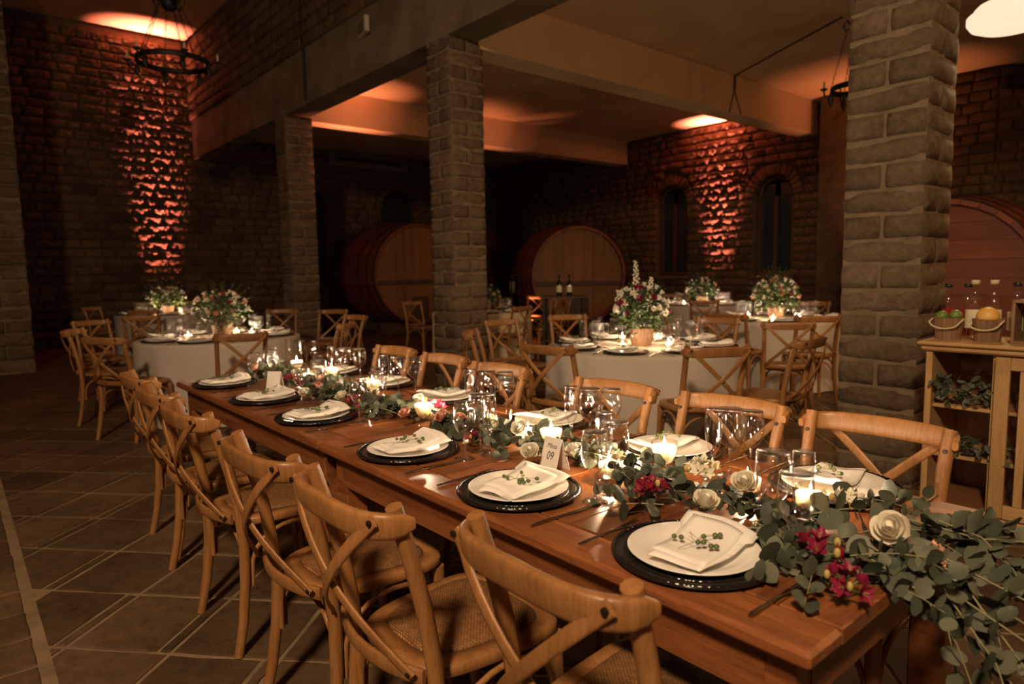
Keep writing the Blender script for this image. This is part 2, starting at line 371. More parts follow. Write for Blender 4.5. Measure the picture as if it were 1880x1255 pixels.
def stone_wall(name, org, u, n, width, h0, h1, ch, sw, holes=None, maxind=300, rough_at=None, key=None, mortar='wmortar'):
    """org: corner at floor; u: unit vector along the wall; n: outward normal (towards the room)"""
    u = Vector(u); n = Vector(n); org = Vector(org)
    M = Matrix(((u.x, -n.x, 0, 0), (u.y, -n.y, 0, 0), (0, 0, 1, 0), (0, 0, 0, 1)))  # local x=u, y=-n, z
    b = MB()
    if not holes: b.box((width/2, .16, (h0+h1)/2), (width, .26, h1-h0))
    else:
        # backing in vertical strips around the openings
        xs = sorted(set([0, width]+[x for hh in holes for x in (hh[0], hh[1])]))
        for a, c in zip(xs[:-1], xs[1:]):
            hh = [q for q in holes if q[0] <= a and q[1] >= c]
            if not hh: b.box(((a+c)/2, .16, (h0+h1)/2), (c-a, .26, h1-h0)); continue
            q = hh[0]
            b.box(((a+c)/2, .16, (h0+q[2])/2), (c-a, .26, q[2]-h0))
            k = 14; r_ = (q[1]-q[0])/2; xm = (q[0]+q[1])/2
            for i in range(k):
                x0 = q[0]+(q[1]-q[0])*i/k; x1 = q[0]+(q[1]-q[0])*(i+1)/k; xx = (x0+x1)/2
                zz = q[3]-r_+math.sqrt(max(0, r_*r_-(xx-xm)**2))
                b.box((xx, .16, (zz+h1)/2), (x1-x0, .26, h1-zz))
    w = struct(part(name, b, mortar)); w.matrix_world = Matrix.Translation(org) @ M
    W_ = w.matrix_world.copy()
    cand = []; r = random.Random(hash(name) % 1000 if False else len(name)*13+5)
    rows = int((h1-h0)/ch)
    for j in range(rows):
        z = h0+(j+.5)*ch; x = -r.uniform(0, sw)
        while x < width:
            L = sw*r.choice((.7, .85, 1, 1.15, 1.35)); x0 = max(0, x); x1 = min(width, x+L); x += L
            if x1-x0 < .06: continue
            segs = [(x0, x1)]
            for q in (holes or []):
                r_ = (q[1]-q[0])/2; xm = (q[0]+q[1])/2; ro = r_+q[4]
                zz = max(abs(z-ch/2-(q[3]-r_)) if z-ch/2 > q[3]-r_ else 0, 0)
                if z+ch/2 < q[2] or z-ch/2 > q[3]+q[4]: continue
                if z-ch/2 < q[3]-r_: hw = r_+(q[4]*.0 if z < q[3]-r_ else q[4]); hw = r_ if z < q[3]-r_ else math.sqrt(max(0, ro*ro-max(0, z-ch/2-(q[3]-r_))**2))
                else: hw = math.sqrt(max(0, ro*ro-zz*zz))
                if hw <= 0: continue
                ns = []
                for a, c in segs:
                    if c <= xm-hw or a >= xm+hw: ns.append((a, c)); continue
                    if a < xm-hw-.05: ns.append((a, xm-hw))
                    if c > xm+hw+.05: ns.append((xm+hw, c))
                segs = ns
            for a, c in segs:
                if c-a > .05: cand.append(((a+c)/2, z, c-a, r.randrange(6), r.uniform(0, .02), r.random()))
    def size(cn):
        p = W_ @ Vector((cn[0], 0, cn[1])); q = proj(p)
        if q is None or not (-20 < q[0] < 1900 and -20 < q[1] < 1275): return -1
        return cn[2]/q[2]*(1+(.5 if key and key(p) else 0))
    cand.sort(key=size, reverse=True); mb = MB(); k = 0
    for cn in cand:
        x, z, L, v, off, fl = cn; isr = rough_at and rough_at(x, z)
        dp = .10; loc = Vector((x, -off+.02, z)); sc = ((L-.022)*(1 if fl > .5 else -1), dp, ch-.02)
        if sc[0] < 0: rz = 0
        if k < maxind and size(cn) > 0:
            o = bpy.data.objects.new('stone', (SMR if isr else SM)[v]); COL.objects.link(o); o.parent = w
            o.location = loc; o.scale = (abs(sc[0]), dp, sc[2]); k += 1
        else:
            S = Matrix.Translation(loc) @ Matrix.Diagonal((abs(sc[0]), dp, sc[2], 1))
            vf = SVR[v] if (isr and size(cn) > 0) else SV[v]; mb.add(vf[0], vf[1], True, S)
    if mb.f:
        s_ = stuff(part('stones', mb, 'wall', w)); s_['label'] = 'remaining coursed stones of the wall'
    return w

def arch(parent, W_, xm, zs, r_, t, depth=.2, n=13, jamb=0):
    """ring of voussoirs in wall-local coordinates"""
    for i in range(n):
        a0 = PI*i/n+.02; a1 = PI*(i+1)/n-.02; vs = []
        for yy in (-.05, .10):
            for rr, aa in ((r_, a0), (r_, a1), (r_+t, a1), (r_+t, a0)):
                vs.append((xm+rr*math.cos(aa), yy, zs+rr*math.sin(aa)))
        b = MB().add(vs, [(0, 1, 2, 3), (7, 6, 5, 4), (0, 4, 5, 1), (1, 5, 6, 2), (2, 6, 7, 3), (3, 7, 4, 0)])
        link('stone', b.mesh('arch_stone'), parent, MT['wall'])

# ------------------------------------------------------------------ room shell
# left/back wall at x=-16, window wall at y=13
wl = stone_wall('wall_back', (-16, 13.0, 0), (0, -1, 0), (1, 0, 0), 17.0, 0, 6.45, .18, .36,
    holes=[(2.95, 3.95, 1.2, 3.6, .18), (5.55, 6.4, 1.2, 3.5, .18)], rough_at=lambda x, z: abs(x-9.38) < 1.4, key=lambda p: abs(p.y-3.62) < 1.5)
arch(wl, None, 3.45, 3.1, .5, .18, n=11); arch(wl, None, 5.975, 3.075, .425, .18, n=11)
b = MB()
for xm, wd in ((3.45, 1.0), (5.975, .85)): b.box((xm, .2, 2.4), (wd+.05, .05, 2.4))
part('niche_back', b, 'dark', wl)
ww = stone_wall('wall_right', (-16, 13, 0), (1, 0, 0), (0, -1, 0), 12.7, 0, 4.48, .165, .34,
    holes=[(6.02, 6.9, 1.2, 3.31, .2), (8.53, 9.38, 1.2, 3.24, .2)], rough_at=lambda x, z: abs(x-7.75) < .8, key=lambda p: abs(p.x+8.25) < 1.3)
for xm, r_, zt in ((6.46, .44, 3.31), (8.955, .425, 3.24)):
    arch(ww, None, xm, zt-r_, r_, .2, n=15)
def wwin(n, xm, r_, zt):
    o = struct(link('window_%d' % n, MB().box((0, 0, 0), (.001, .001, .001)).mesh('window'), None, MT['darkwood']))
    zs = zt-r_; w = r_*2-.02; y = 13.14
    m2 = MB()
    for sx in (-1, 1): m2.box((xm+sx*(w/2-.04), y, (1.2+zs)/2), (.08, .09, zs-1.2))
    m2.box((xm, y, 1.25), (w-.161, .09, .1)); m2.box((xm, y, (1.3+zs)/2), (.07, .08, zs-1.3-.001))
    o.data = m2.mesh('window_frame'); o.data.materials.append(MT['darkwood'])
    pts = [(xm+(r_-.05)*math.cos(a*PI/14), y, zs+(r_-.05)*math.sin(a*PI/14)) for a in range(15)]
    part('arched_head', MB().tube(pts, .05, 6), 'darkwood', o)
    for sx in (-1, 1):
        part('pane', MB().box((xm+sx*(w/4-.01), y+.03, (1.3+zs+r_*.6)/2), (w/2-.14, .01, zs+r_*.6-1.3)), 'pane', o)
    part('sill', MB().box((xm, 12.98, 1.17), (w+.2, .2, .06), bev=.008), 'wmortar', o)
wwin(1, -16+6.46, .44, 3.31); wwin(2, -16+8.955, .425, 3.24)
# short end of the hall beyond the last beam
stone_wall('wall_end', (-3.3, 13.0, 0), (.77, .638, 0), (.638, -.77, 0), 6.0, 0, 4.48, .165, .34, maxind=60)
# gable wall over the long beam
stone_wall('wall_gable', (-16, 4.4, 0), (1, 0, 0), (0, -1, 0), 22, 4.76, 6.45, .19, .4, maxind=120)

# ceilings
def slab(name, x0, x1, y0, y1, z0, z1, mat, parent=None):
    o = part(name, MB().box(((x0+x1)/2, (y0+y1)/2, (z0+z1)/2), (x1-x0, y1-y0, z1-z0)), mat, parent)
    if parent is None: struct(o)
    return o
slab('ceiling', -16, 8, -6, 4.4, 6.45, 6.6, 'plaster')
c2 = slab('ceiling', -16, 8, 4.45, 20, 4.48, 4.7, 'plaster')
slab('trim_1', -16, 8, 4.4, 4.8, 3.95, 4.76, 'concrete')
slab('trim_2', -6.55, -6.18, 4.81, 13, 3.88, 4.479, 'beam')
slab('trim_3', -11.2, -10.85, 4.81, 13, 3.92, 4.479, 'beam')
slab('trim_4', -1.9, -1.5, 4.81, 16, 3.88, 4.479, 'beam')
# hidden room behind the camera keeps light in
slab('wall_left', -16, 8, -6.2, -6, 0, 6.45, 'wmortar')
slab('wall_front', 8, 8.2, -6, 20, 0, 6.45, 'wmortar')
slab('wall_far', -16.2, 8, 20, 20.2, 0, 4.7, 'wmortar')
slab('wall_side', -16.2, -16, -6, -4, 0, 6.45, 'wmortar')
# plaster crack on the hall ceiling and surface wiring
def ctube(name, pts, r, mat, parent): return part(name, MB().tube(pts, r, 6), mat, parent)
ctube('crack', [(-5.35, 7.62, 4.478), (-5.25, 7.9, 4.476), (-5.27, 8.15, 4.476), (-5.5, 8.36, 4.478)], .012, 'plaster', c2)
w_ = thing('ceiling_cable', 'thin brown cable run across the ceiling and down the pale beam', 'cable')
ctube('ceiling_run', [(-3.956, 8.863, 4.468), (-5.0, 9.42, 4.468), (-6.165, 10.06, 4.468)], .012, 'darkwood', w_)
ctube('drop', [(-6.165, 10.06, 4.468), (-6.165, 10.05, 4.35), (-6.165, 10.05, 4.24)], .02, 'darkwood', w_)
ctube('branch', [(-6.17, 10.05, 4.24), (-6.17, 9.98, 4.05), (-6.17, 9.91, 3.87)], .008, 'darkwood', w_)
ctube('branch', [(-6.17, 10.05, 4.24), (-6.17, 10.15, 4.08), (-6.17, 10.27, 3.89)], .008, 'darkwood', w_)
cd = thing('conduit', 'thin dark vertical conduit on the concrete beam', 'pipe')
part('pipe', MB().tube([(-9.9, 4.375, 4.0), (-9.9, 4.375, 6.3)], .022, 8), 'iron', cd)

# floor: rotated square flags with a straight border course
def floor():
    fl = struct(part('floor', MB().box((-4, 7, -.0535), (24.4, 26.4, .1)), 'grout'))
    r = random.Random(3); TM = []
    for q in range(5):
        vs = []; n = 12
        for k in range(4):
            cx, cy = ((-.5, -.5), (.5, -.5), (.5, .5), (-.5, .5))[k]; nx, ny = ((-.5, -.5), (.5, -.5), (.5, .5), (-.5, .5))[(k+1) % 4]
            for t in range(3): vs.append((cx+(nx-cx)*t/3+r.uniform(-.012, .012), cy+(ny-cy)*t/3+r.uniform(-.012, .012)))
        V = [(x, y, -.5) for x, y in vs]+[(x, y, .35) for x, y in vs]+[(x*.965, y*.965, .5) for x, y in vs]
        Fs = [tuple(range(24, 36))]
        for lv in (0, 1):
            for k in range(12): k2 = (k+1) % 12; Fs.append((lv*12+k, lv*12+k2, lv*12+12+k2, lv*12+12+k))
        me = bpy.data.meshes.new('tile'); me.from_pydata(V, [], Fs); me.materials.append(MT['tile']); me.update(); TM.append((me, V, Fs))
    T = []
    a = R(42.7); ca, sa = math.cos(a), math.sin(a); P_ = .415; Q = .42
    for i in range(-60, 60):
        for j in range(-60, 60):
            v = 2.54+P_*(i+.5); off = 0
            for (u0, u1) in ((-1.96+Q*j, -1.96+Q*j+Q-.055), (-1.96+Q*j+Q-.055, -1.96+Q*j+Q)):
                uc = (u0+u1)/2; x = uc*ca-v*sa; y = uc*sa+v*ca
                if u1-u0 < .1 and (i*7+j*3) % 5 in (1, 2): continue
                if not (-16 < x < 6 and -.05 < y < 13): continue
                wide = u1-u0
                if wide > .1 and (i*7+j*3+0) % 5 in (1, 2): uc += .0275; wide += .055; x = uc*ca-v*sa; y = uc*sa+v*ca
                T.append((x, y, a, wide-.020, P_-.020))
    for k in range(-64, 24):      # border course triangles are covered by the straight strip
        x = -3.31+.25*k
        for row in range(0, 12):
            y = .150-.29*row; yy = y-.145
            if row == 0: pass
            T.append((x+.125+(.12 if row % 2 else 0), yy, 0, .236, .276))
    T2 = []
    for t in T:
        q = proj((t[0], t[1], 0)); s = -1
        if q and -40 < q[0] < 1920 and -40 < q[1] < 1300: s = (t[3]+t[4])/q[2]
        T2.append((s, t))
    T2.sort(key=lambda k: -k[0]); mb = MB()
    for k, (s, (x, y, a_, w, h)) in enumerate(T2):
        me, V, Fs = TM[k % 5]; dz = r.uniform(-.0015, .0015)
        if a_:      # flags cut along the border joint
            cr = [(x+px*w*ca-py*h*sa, y+px*w*sa+py*h*ca) for px, py in ((-.5, -.5), (.5, -.5), (.5, .5), (-.5, .5))]
            if min(c[1] for c in cr) < .187:
                pl = []
                for i in range(4):
                    p, q = cr[i], cr[(i+1) % 4]; ip, iq = p[1] >= .187, q[1] >= .187
                    if ip: pl.append(p)
                    if ip != iq: t_ = (.187-p[1])/(q[1]-p[1]); pl.append((p[0]+(q[0]-p[0])*t_, .187))
                if len(pl) < 3: continue
                n = len(pl); VV = [(p[0], p[1], -.014) for p in pl]+[(p[0], p[1], .001) for p in pl]
                FF = [tuple(range(n, 2*n))]+[(i, (i+1) % n, n+(i+1) % n, n+i) for i in range(n)]
                if k < 300 and s > 0: link('tile', MB().add(VV, FF).mesh('tile'), fl, MT['tile'])
                else: mb.add(VV, FF)
                continue
        if k < 300 and s > 0:
            o = bpy.data.objects.new('tile', me); COL.objects.link(o); o.parent = fl; o.location = (x, y, -.006+dz); o.rotation_euler = (0, 0, a_+r.uniform(-.01, .01)); o.scale = (w, h, .016)
        else:
            mb.add(V, Fs, False, Matrix.Translation((x, y, -.006+dz)) @ Matrix.Rotation(a_, 4, 'Z') @ Matrix.Diagonal((w, h, .016, 1)))
    s_ = stuff(part('tiles', mb, 'tile', fl)); s_['label'] = 'remaining stone flags of the floor'
floor()

# pillars
PSM = []
def pillar(x0, y0, w, ch, htop, label, rows_from=0, big=False):
    t = thing('stone_pillar', label, 'pillar', (x0+w/2, y0+w/2, 0))
    part('mortar_core', MB().box((0, 0, htop/2), (w-.020, w-.020, htop)), 'mortar', t)
    r = random.Random(int(abs(x0)*10)); n = int(htop/ch); ch = htop/n
    vars_ = {}
    def blk(seed, bx, by, bz):
        # block rough on all four sides
        q = random.Random(seed); vs = []; fs = []; nx, nz = 5, 3
        ring = []
        for k, (ax, ay, cx, cy) in enumerate(((-1, -1, 1, -1), (1, -1, 1, 1), (1, 1, -1, 1), (-1, 1, -1, -1))):
            for i in range(nx): tt = i/nx; ring.append((ax+(cx-ax)*tt, ay+(cy-ay)*tt, k, i))
        N = len(ring)
        for j in range(nz+1):
            zz = -bz/2+bz*j/nz
            for (x, y, k, i) in ring:
                e = j in (0, nz); d = .008 if e else -q.uniform(-.004, .016)
                if i == 0: d = .004 if not e else .008
                zo = q.uniform(-.003, .003) if e else q.uniform(-.008, .008)
                nxv, nyv = ((0, -1), (1, 0), (0, 1), (-1, 0))[k]
                vx, vy = x*bx/2-nxv*d, y*by/2-nyv*d
                if i == 0: pn = ((-1, 0), (0, -1), (1, 0), (0, 1))[k]; vx -= pn[0]*d; vy -= pn[1]*d
                vs.append((vx, vy, zz+zo))
        for j in range(nz):
            for i in range(N): i2 = (i+1) % N; fs.append((j*N+i, j*N+i2, (j+1)*N+i2, (j+1)*N+i))
        fs += [tuple(range(N-1, -1, -1)), tuple(nz*N+i for i in range(N))]
        me = bpy.data.meshes.new('stone'); me.from_pydata(vs, [], fs); me.polygons.foreach_set('use_smooth', [True]*(len(fs)-2)+[False]*2)
        me.materials.append(MT['pillar']); me.update(); return me
    A = [blk(i+int(abs(x0)*7), w/2-.009, w, ch-.014) for i in range(4)]
    B = [blk(i+50+int(abs(x0)*7), w, w/2-.009, ch-.014) for i in range(4)]
    for j in range(n):
        z = (j+.5)*ch
        for s in (-1, 1):
            o = bpy.data.objects.new('stone', r.choice(A if j % 2 == rows_from else B)); COL.objects.link(o); o.parent = t
            dx = r.uniform(-.004, .004)
            o.location = (s*w/4+dx, r.uniform(-.003, .003), z) if j % 2 == rows_from else (dx, s*w/4, z)
    return t
PW = .47
pillar(-1.92, 4.4, PW, .148, 3.95, 'large near stone-block pillar beside the wooden cabinet')
pillar(-6.65, 4.4, PW, .148, 3.95, 'middle stone-block pillar between the two big barrels')
pillar(-11.26, 4.4, PW, .148, 3.95, 'left stone-block pillar beside the leftmost barrel')
pillar(-12.75, .29, .65, .19, 6.45, 'dim stone pillar at the left edge of the photo')
slab('trim_5', -5.95, -5.3, 12.6, 12.93, 0, 4.48, 'wmortar')

# ------------------------------------------------------------------ long tables
def long_table(x0, x1, label, ll):
    y0, y1 = .962, 1.867; zt = .77; th = .032
    t = thing('banquet_table', label, 'table', ((x0+x1)/2, (y0+y1)/2, 0)); cx, cy = (x0+x1)/2, (y0+y1)/2; L = x1-x0; Wd = y1-y0
    eb = .115
    for s in (-1, 1):
        part('edge_board', MB().box((0, s*(Wd/2-eb/2), zt-th/2), (L-.004, eb, th), bev=.008), 'table', t)
        part('end_board', MB().box((s*(L/2-eb/2-.002), 0, zt-th/2-.0004), (eb-.003, Wd-2*eb-.003, th), bev=.003), 'table_y', t)
    n = 6; a = -L/2+eb+.002; w = (L-2*eb-.004)/n
    for i in range(n):
        part('plank', MB().box((a+w*(i+.5), 0, zt-th/2-.0008), (w-.0028, Wd-2*eb-.003, th), bev=.002), 'table_y', t)
    for s in (-1, 1):
        part('apron', MB().box((0, s*(Wd/2-.055), zt-th-.055), (L-.2, .022, .11)), 'table', t)
        part('apron', MB().box((s*(L/2-.055), 0, zt-th-.055), (.022, Wd-.2, .11)), 'table_y', t)
        for q in (-1, 1):
            part('leg', MB().box((s*(L/2-.085), q*(Wd/2-.085), (zt-th-.001)/2), (.078, .078, zt-th-.002), bev=.006), 'table', t)
    return t
long_table(-2.218, -.443, 'near long reddish-brown plank table laid for six, garland spilling over its end', 0)
long_table(-4.12, -2.222, 'far long reddish-brown plank table butted to the near one, laid for six', 0)

# ------------------------------------------------------------------ cross-back chair
def make_chair():
    t = thing('crossback_chair', '', 'chair')
    for s in (-1, 1):
        pts = [(s*.218, -.240, 0), (s*.211, -.214, .12), (s*.201, -.196, .26), (s*.192, -.19, .40), (s*.190, -.2, .53), (s*.190, -.222, .66), (s*.192, -.252, .78), (s*.196, -.288, .895)]
        part('rear_leg', MB().tube(pts, [.0165, .018, .019, .0195, .0195, .019, .0185, .0185], 10), 'chair', t)
        pts = [(s*.198, .2, 0), (s*.190, .188, .15), (s*.182, .178, .3), (s*.178, .172, .45)]
        part('front_leg', MB().tube(pts, [.0135, .0155, .018, .0195], 10), 'chair', t)
    # seat ring and woven pad
    def outline(ins, n=40):
        o = []
        for i in range(n):
            a = 2*PI*i/n; c, s = math.cos(a), math.sin(a); e = .5
            x = math.copysign(abs(c)**e, c); y = math.copysign(abs(s)**e, s)
            hw = .197+.022*y
            o.append((x*(hw-ins), y*(.212-ins)))
        return o
    O, I = outline(0), outline(.045); O2 = outline(.006); n = 40
    vs = [(x, y, .452) for x, y in O2]+[(x, y, .458) for x, y in O]+[(x, y, .478) for x, y in O]+[(x, y, .484) for x, y in O2]+[(x, y, .485) for x, y in I]+[(x, y, .452) for x, y in I]
    fs = []
    for k in range(5):
        for i in range(n): j = (i+1) % n; fs.append((k*n+i, k*n+j, (k+1)*n+j, (k+1)*n+i))
    for i in range(n): j = (i+1) % n; fs.append((5*n+i, 5*n+j, j, i))
    part('seat_frame', MB().add(vs, fs, True), 'chair', t)
    vs = []; fs = []
    for k, (ins, z) in enumerate(((.046, .478), (.047, .489), (.055, .494), (.09, .497), (.14, .498))): vs += [(x, y, z) for x, y in outline(ins)]
    for k in range(4):
        for i in range(n): j = (i+1) % n; fs.append((k*n+i, k*n+j, (k+1)*n+j, (k+1)*n+i))
    fs.append(tuple(4*n+i for i in range(n))); fs.append(tuple(range(n-1, -1, -1)))
    part('seat', MB().add(vs, fs, True), 'rattan', t)
    # top rail: bent flat band wrapping round the posts
    pts = []; sec = []
    K = 22
    for i in range(K+1):
        u = -1+2*i/K; au = abs(u)
        x = .217*math.sin(u*1.5)/math.sin(1.5); y = -.352+.098*au**2.9; z = .862-.004*au
        pts.append((x, y, z)); tip = max(0, (au-.80)/.20)
        sec.append((.0325*(1-.22*au**2)*math.sqrt(max(.05, 1-tip**2.6*.78)), .0115*(1-.30*tip)))
    part('top_rail', MB().tube(pts, .02, 14, sx=sec, up=(0, -.16, 1)), 'chair', t)
    pts = [(.19*u, -.226-.042*(1-u*u), .500) for u in [-1+2*i/10 for i in range(11)]]
    part('back_rail', MB().tube(pts, .02, 10, sx=(.019, .007), up=(0, 0, 1)), 'chair', t)
    for s in (-1, 1):
        pts = []
        for i in range(13):
            q = i/12; x = s*(.196-.380*q); z = .878-.368*q
            y = -.334*(1-q)-.248*q-.048*math.sin(PI*q)-(.009 if s > 0 else 0)*math.sin(PI*q)-.004
            if q < .12: y += .004
            pts.append((x, y, z))
        part('cross_slat', MB().tube(pts, .01, 8, sx=(.0145, .0038), up=(s*.68, 0, -.73)), 'chair', t)
    bo = MB()
    def bolt(x, y, z, dy=-1): return MB().tube([(x, y, z), (x, y+dy*.006, z)], .0065, 8)
    for s in (-1, 1):
        part('bolt', bolt(s*.192, -.340, .873), 'bolt', t); part('bolt', bolt(s*.178, -.256, .515), 'bolt', t)
        part('bolt', bolt(s*.194, -.2545, .84, 1), 'bolt', t)
    # arched braces under the seat
    def archp(a, b_, zt=.44, zb=.24):
        a = Vector(a); b_ = Vector(b_); P_ = []
        for i in range(13):
            q = i/12; k = math.sin(PI*q)**.55; p = a.lerp(b_, .5-.5*math.cos(PI*q)); P_.append((p.x, p.y, zb+(zt-zb)*k))
        return P_
    for s in (-1, 1):
        part('brace', MB().tube(archp((s*.2, -.17, 0), (s*.185, .16, 0)), .0085, 6), 'chair', t)
    part('brace', MB().tube(archp((-.182, -.188, 0), (.182, -.188, 0)), .0085, 6), 'chair', t)
    part('brace', MB().tube(archp((-.168, .178, 0), (.168, .178, 0)), .0085, 6), 'chair', t)
    return t
CH0 = make_chair(); CH_used = [False]
def chair(x, y, h, label, group):
    rz = R(h-90)
    if not CH_used[0]:
        CH_used[0] = True; CH0.location = (x, y, 0); CH0.rotation_euler = (0, 0, rz); CH0['label'] = label; CH0['group'] = group; return CH0
    return dup(CH0, (x, y, 0), rz, label, group)
for i, (x, y, h) in enumerate([(-.80, 1.03, 89), (-1.345, .94, 90), (-1.86, .93, 92), (-2.60, .935, 91), (-3.13, .955, 92), (-3.68, .99, 92)]):
    chair(x, y, h, '%s honey-wood cross-back chair in the row left of the long tables' % ['largest, nearest', 'second nearest', 'third nearest', 'fourth nearest', 'fifth nearest', 'farthest'][i], 'chairs on the left of the long tables')
for i, (x, y, h) in enumerate([(-.80, 1.84, -89), (-1.30, 1.835, -91), (-1.83, 1.81, -90), (-2.60, 1.82, -90), (-3.16, 1.86, -92), (-3.74, 1.88, -90)]):
    chair(x, y, h, '%s golden cross-back chair in the row beyond the long tables' % ['rightmost, nearest', 'second from the right', 'third from the right', 'fourth from the right', 'fifth from the right', 'leftmost, farthest'][i], 'chairs beyond the long tables')
TN = {'A': 'the left round table', 'B': 'the nearest round table', 'C': 'the right round table', 'D': 'the farthest right round table', 'E': 'the cream-clothed round table', 'F': 'the rear left round table'}
T = {'A': (-6.97, 2.06), 'B': (-3.36, 4.20), 'C': (-3.98, 7.45), 'D': (-6.54, 9.77), 'E': (-8.16, 6.30), 'F': (-12.41, 2.82)}
BG = [('A', -6.15, 1.93, 171, 'in front on the right of'), ('A', -6.55, 1.34, 120, 'in front on the left of'), ('A', -7.33, 1.29, 64, 'at the left end of'), ('F', -9.81, 1.96, 162, 'drawn back from'),
 ('A', -9.10, 3.47, -33, 'standing far behind'), ('A', -6.41, 2.67, -132, 'at the right side of'), ('A', -8.36, 3.80, -51, 'by the left pillar, turned towards'), ('A', -7.10, 3.34, -84, 'seen side-on beyond'),
 ('A', -8.68, 1.35, 23, 'alone to the left behind'), ('F', -11.45, 2.36, 154, 'in front of'), ('F', -13.12, 2.08, 46, 'at the left end of'),
 ('E', -9.46, 6.07, 10, 'at the left side of'), ('E', -9.9, 7.2, -18, 'farther back left of'),
 ('E', -7.36, 6.03, -164, 'in front of'), ('B', -4.80, 4.17, 1, 'pulled out to the left of'), ('E', -7.70, 7.20, -112, 'at the right side of'), ('E', -9.5, 8.60, -58, 'well behind'),
 ('E', -8.6, 8.25, -74, 'behind, slightly right of'), ('B', -4.12, 3.44, 45, 'dark-backed, at the left of'), ('B', -4.82, 4.95, -27, 'at the back left of'), ('B', -3.20, 3.34, 99, 'in front on the left of'),
 ('B', -2.60, 3.75, 149, 'in front on the right of'), ('B', -2.46, 4.31, -173, 'side-on at the right of'), ('B', -3.52, 5.30, -82, 'at the back right of'),
 ('C', -3.87, 6.55, 95, 'in front on the left of'), ('C', -3.19, 6.62, 134, 'in front on the right of'), ('C', -4.2, 8.7, -79, 'on the far side of'), ('C', -2.97, 5.75, 121, 'pushed away, nearer the camera than'),
 ('D', -5.91, 8.87, 125, 'in front of'), ('D', -7.45, 10.3, -29, 'at the left side of'), ('D', -6.2, 10.75, -111, 'behind'), ('C', -4.75, 6.75, 46, 'dark-backed, left of')]
for k, x, y, h, w in BG:
    tx, ty = T[k]; d_ = math.hypot(x-tx, y-ty)
    if d_ < .99 : x = tx+(x-tx)*.99/d_; y = ty+(y-ty)*.99/d_
    chair(x, y, h, 'cross-back wooden chair %s %s' % (w, TN[k]), 'chairs round '+TN[k])

# ------------------------------------------------------------------ tableware
def arcprof(pts): return pts
def make_charger():
    t = thing('charger_plate', '', 'charger plate')
    part('disc', MB().lathe([(.0001, .004), (.10, .004), (.112, .006), (.135, .012), (.1665, .0155), (.168, .014), (.165, .010), (.135, .003), (.10, 0), (.0001, 0)], 72), 'charger', t)
    def ring(r0, n, d):
        b = MB(); N = n*4; vs = []; fs = []
        for i in range(N):
            a = 2*PI*i/N; q = .55+.45*abs(math.sin(PI*i/4))
            for k in range(5):
                an = PI*k/4; vs.append(((r0+math.cos(an)*d*q)*math.cos(a), (r0+math.cos(an)*d*q)*math.sin(a), .0+math.sin(an)*d*q))
        for i in range(N):
            i2 = (i+1) % N
            for k in range(4): fs.append((i*5+k, i2*5+k, i2*5+k+1, i*5+k+1))
        return b.add(vs, fs, True)
    part('beaded_rim', ring(.163, 64, .0035), 'charger', t, loc=(0, 0, .0152))
    part('beaded_rim', ring(.134, 54, .0028), 'charger', t, loc=(0, 0, .0115))
    return t
def make_plate():
    m_ = MB().lathe([(.0001, .005), (.082, .005), (.092, .008), (.132, .0185), (.134, .0180), (.134, .0165), (.095, .003), (.085, 0), (.0001, 0)], 56)
    return tag(part('dinner_plate', m_, 'china'), '', 'plate')
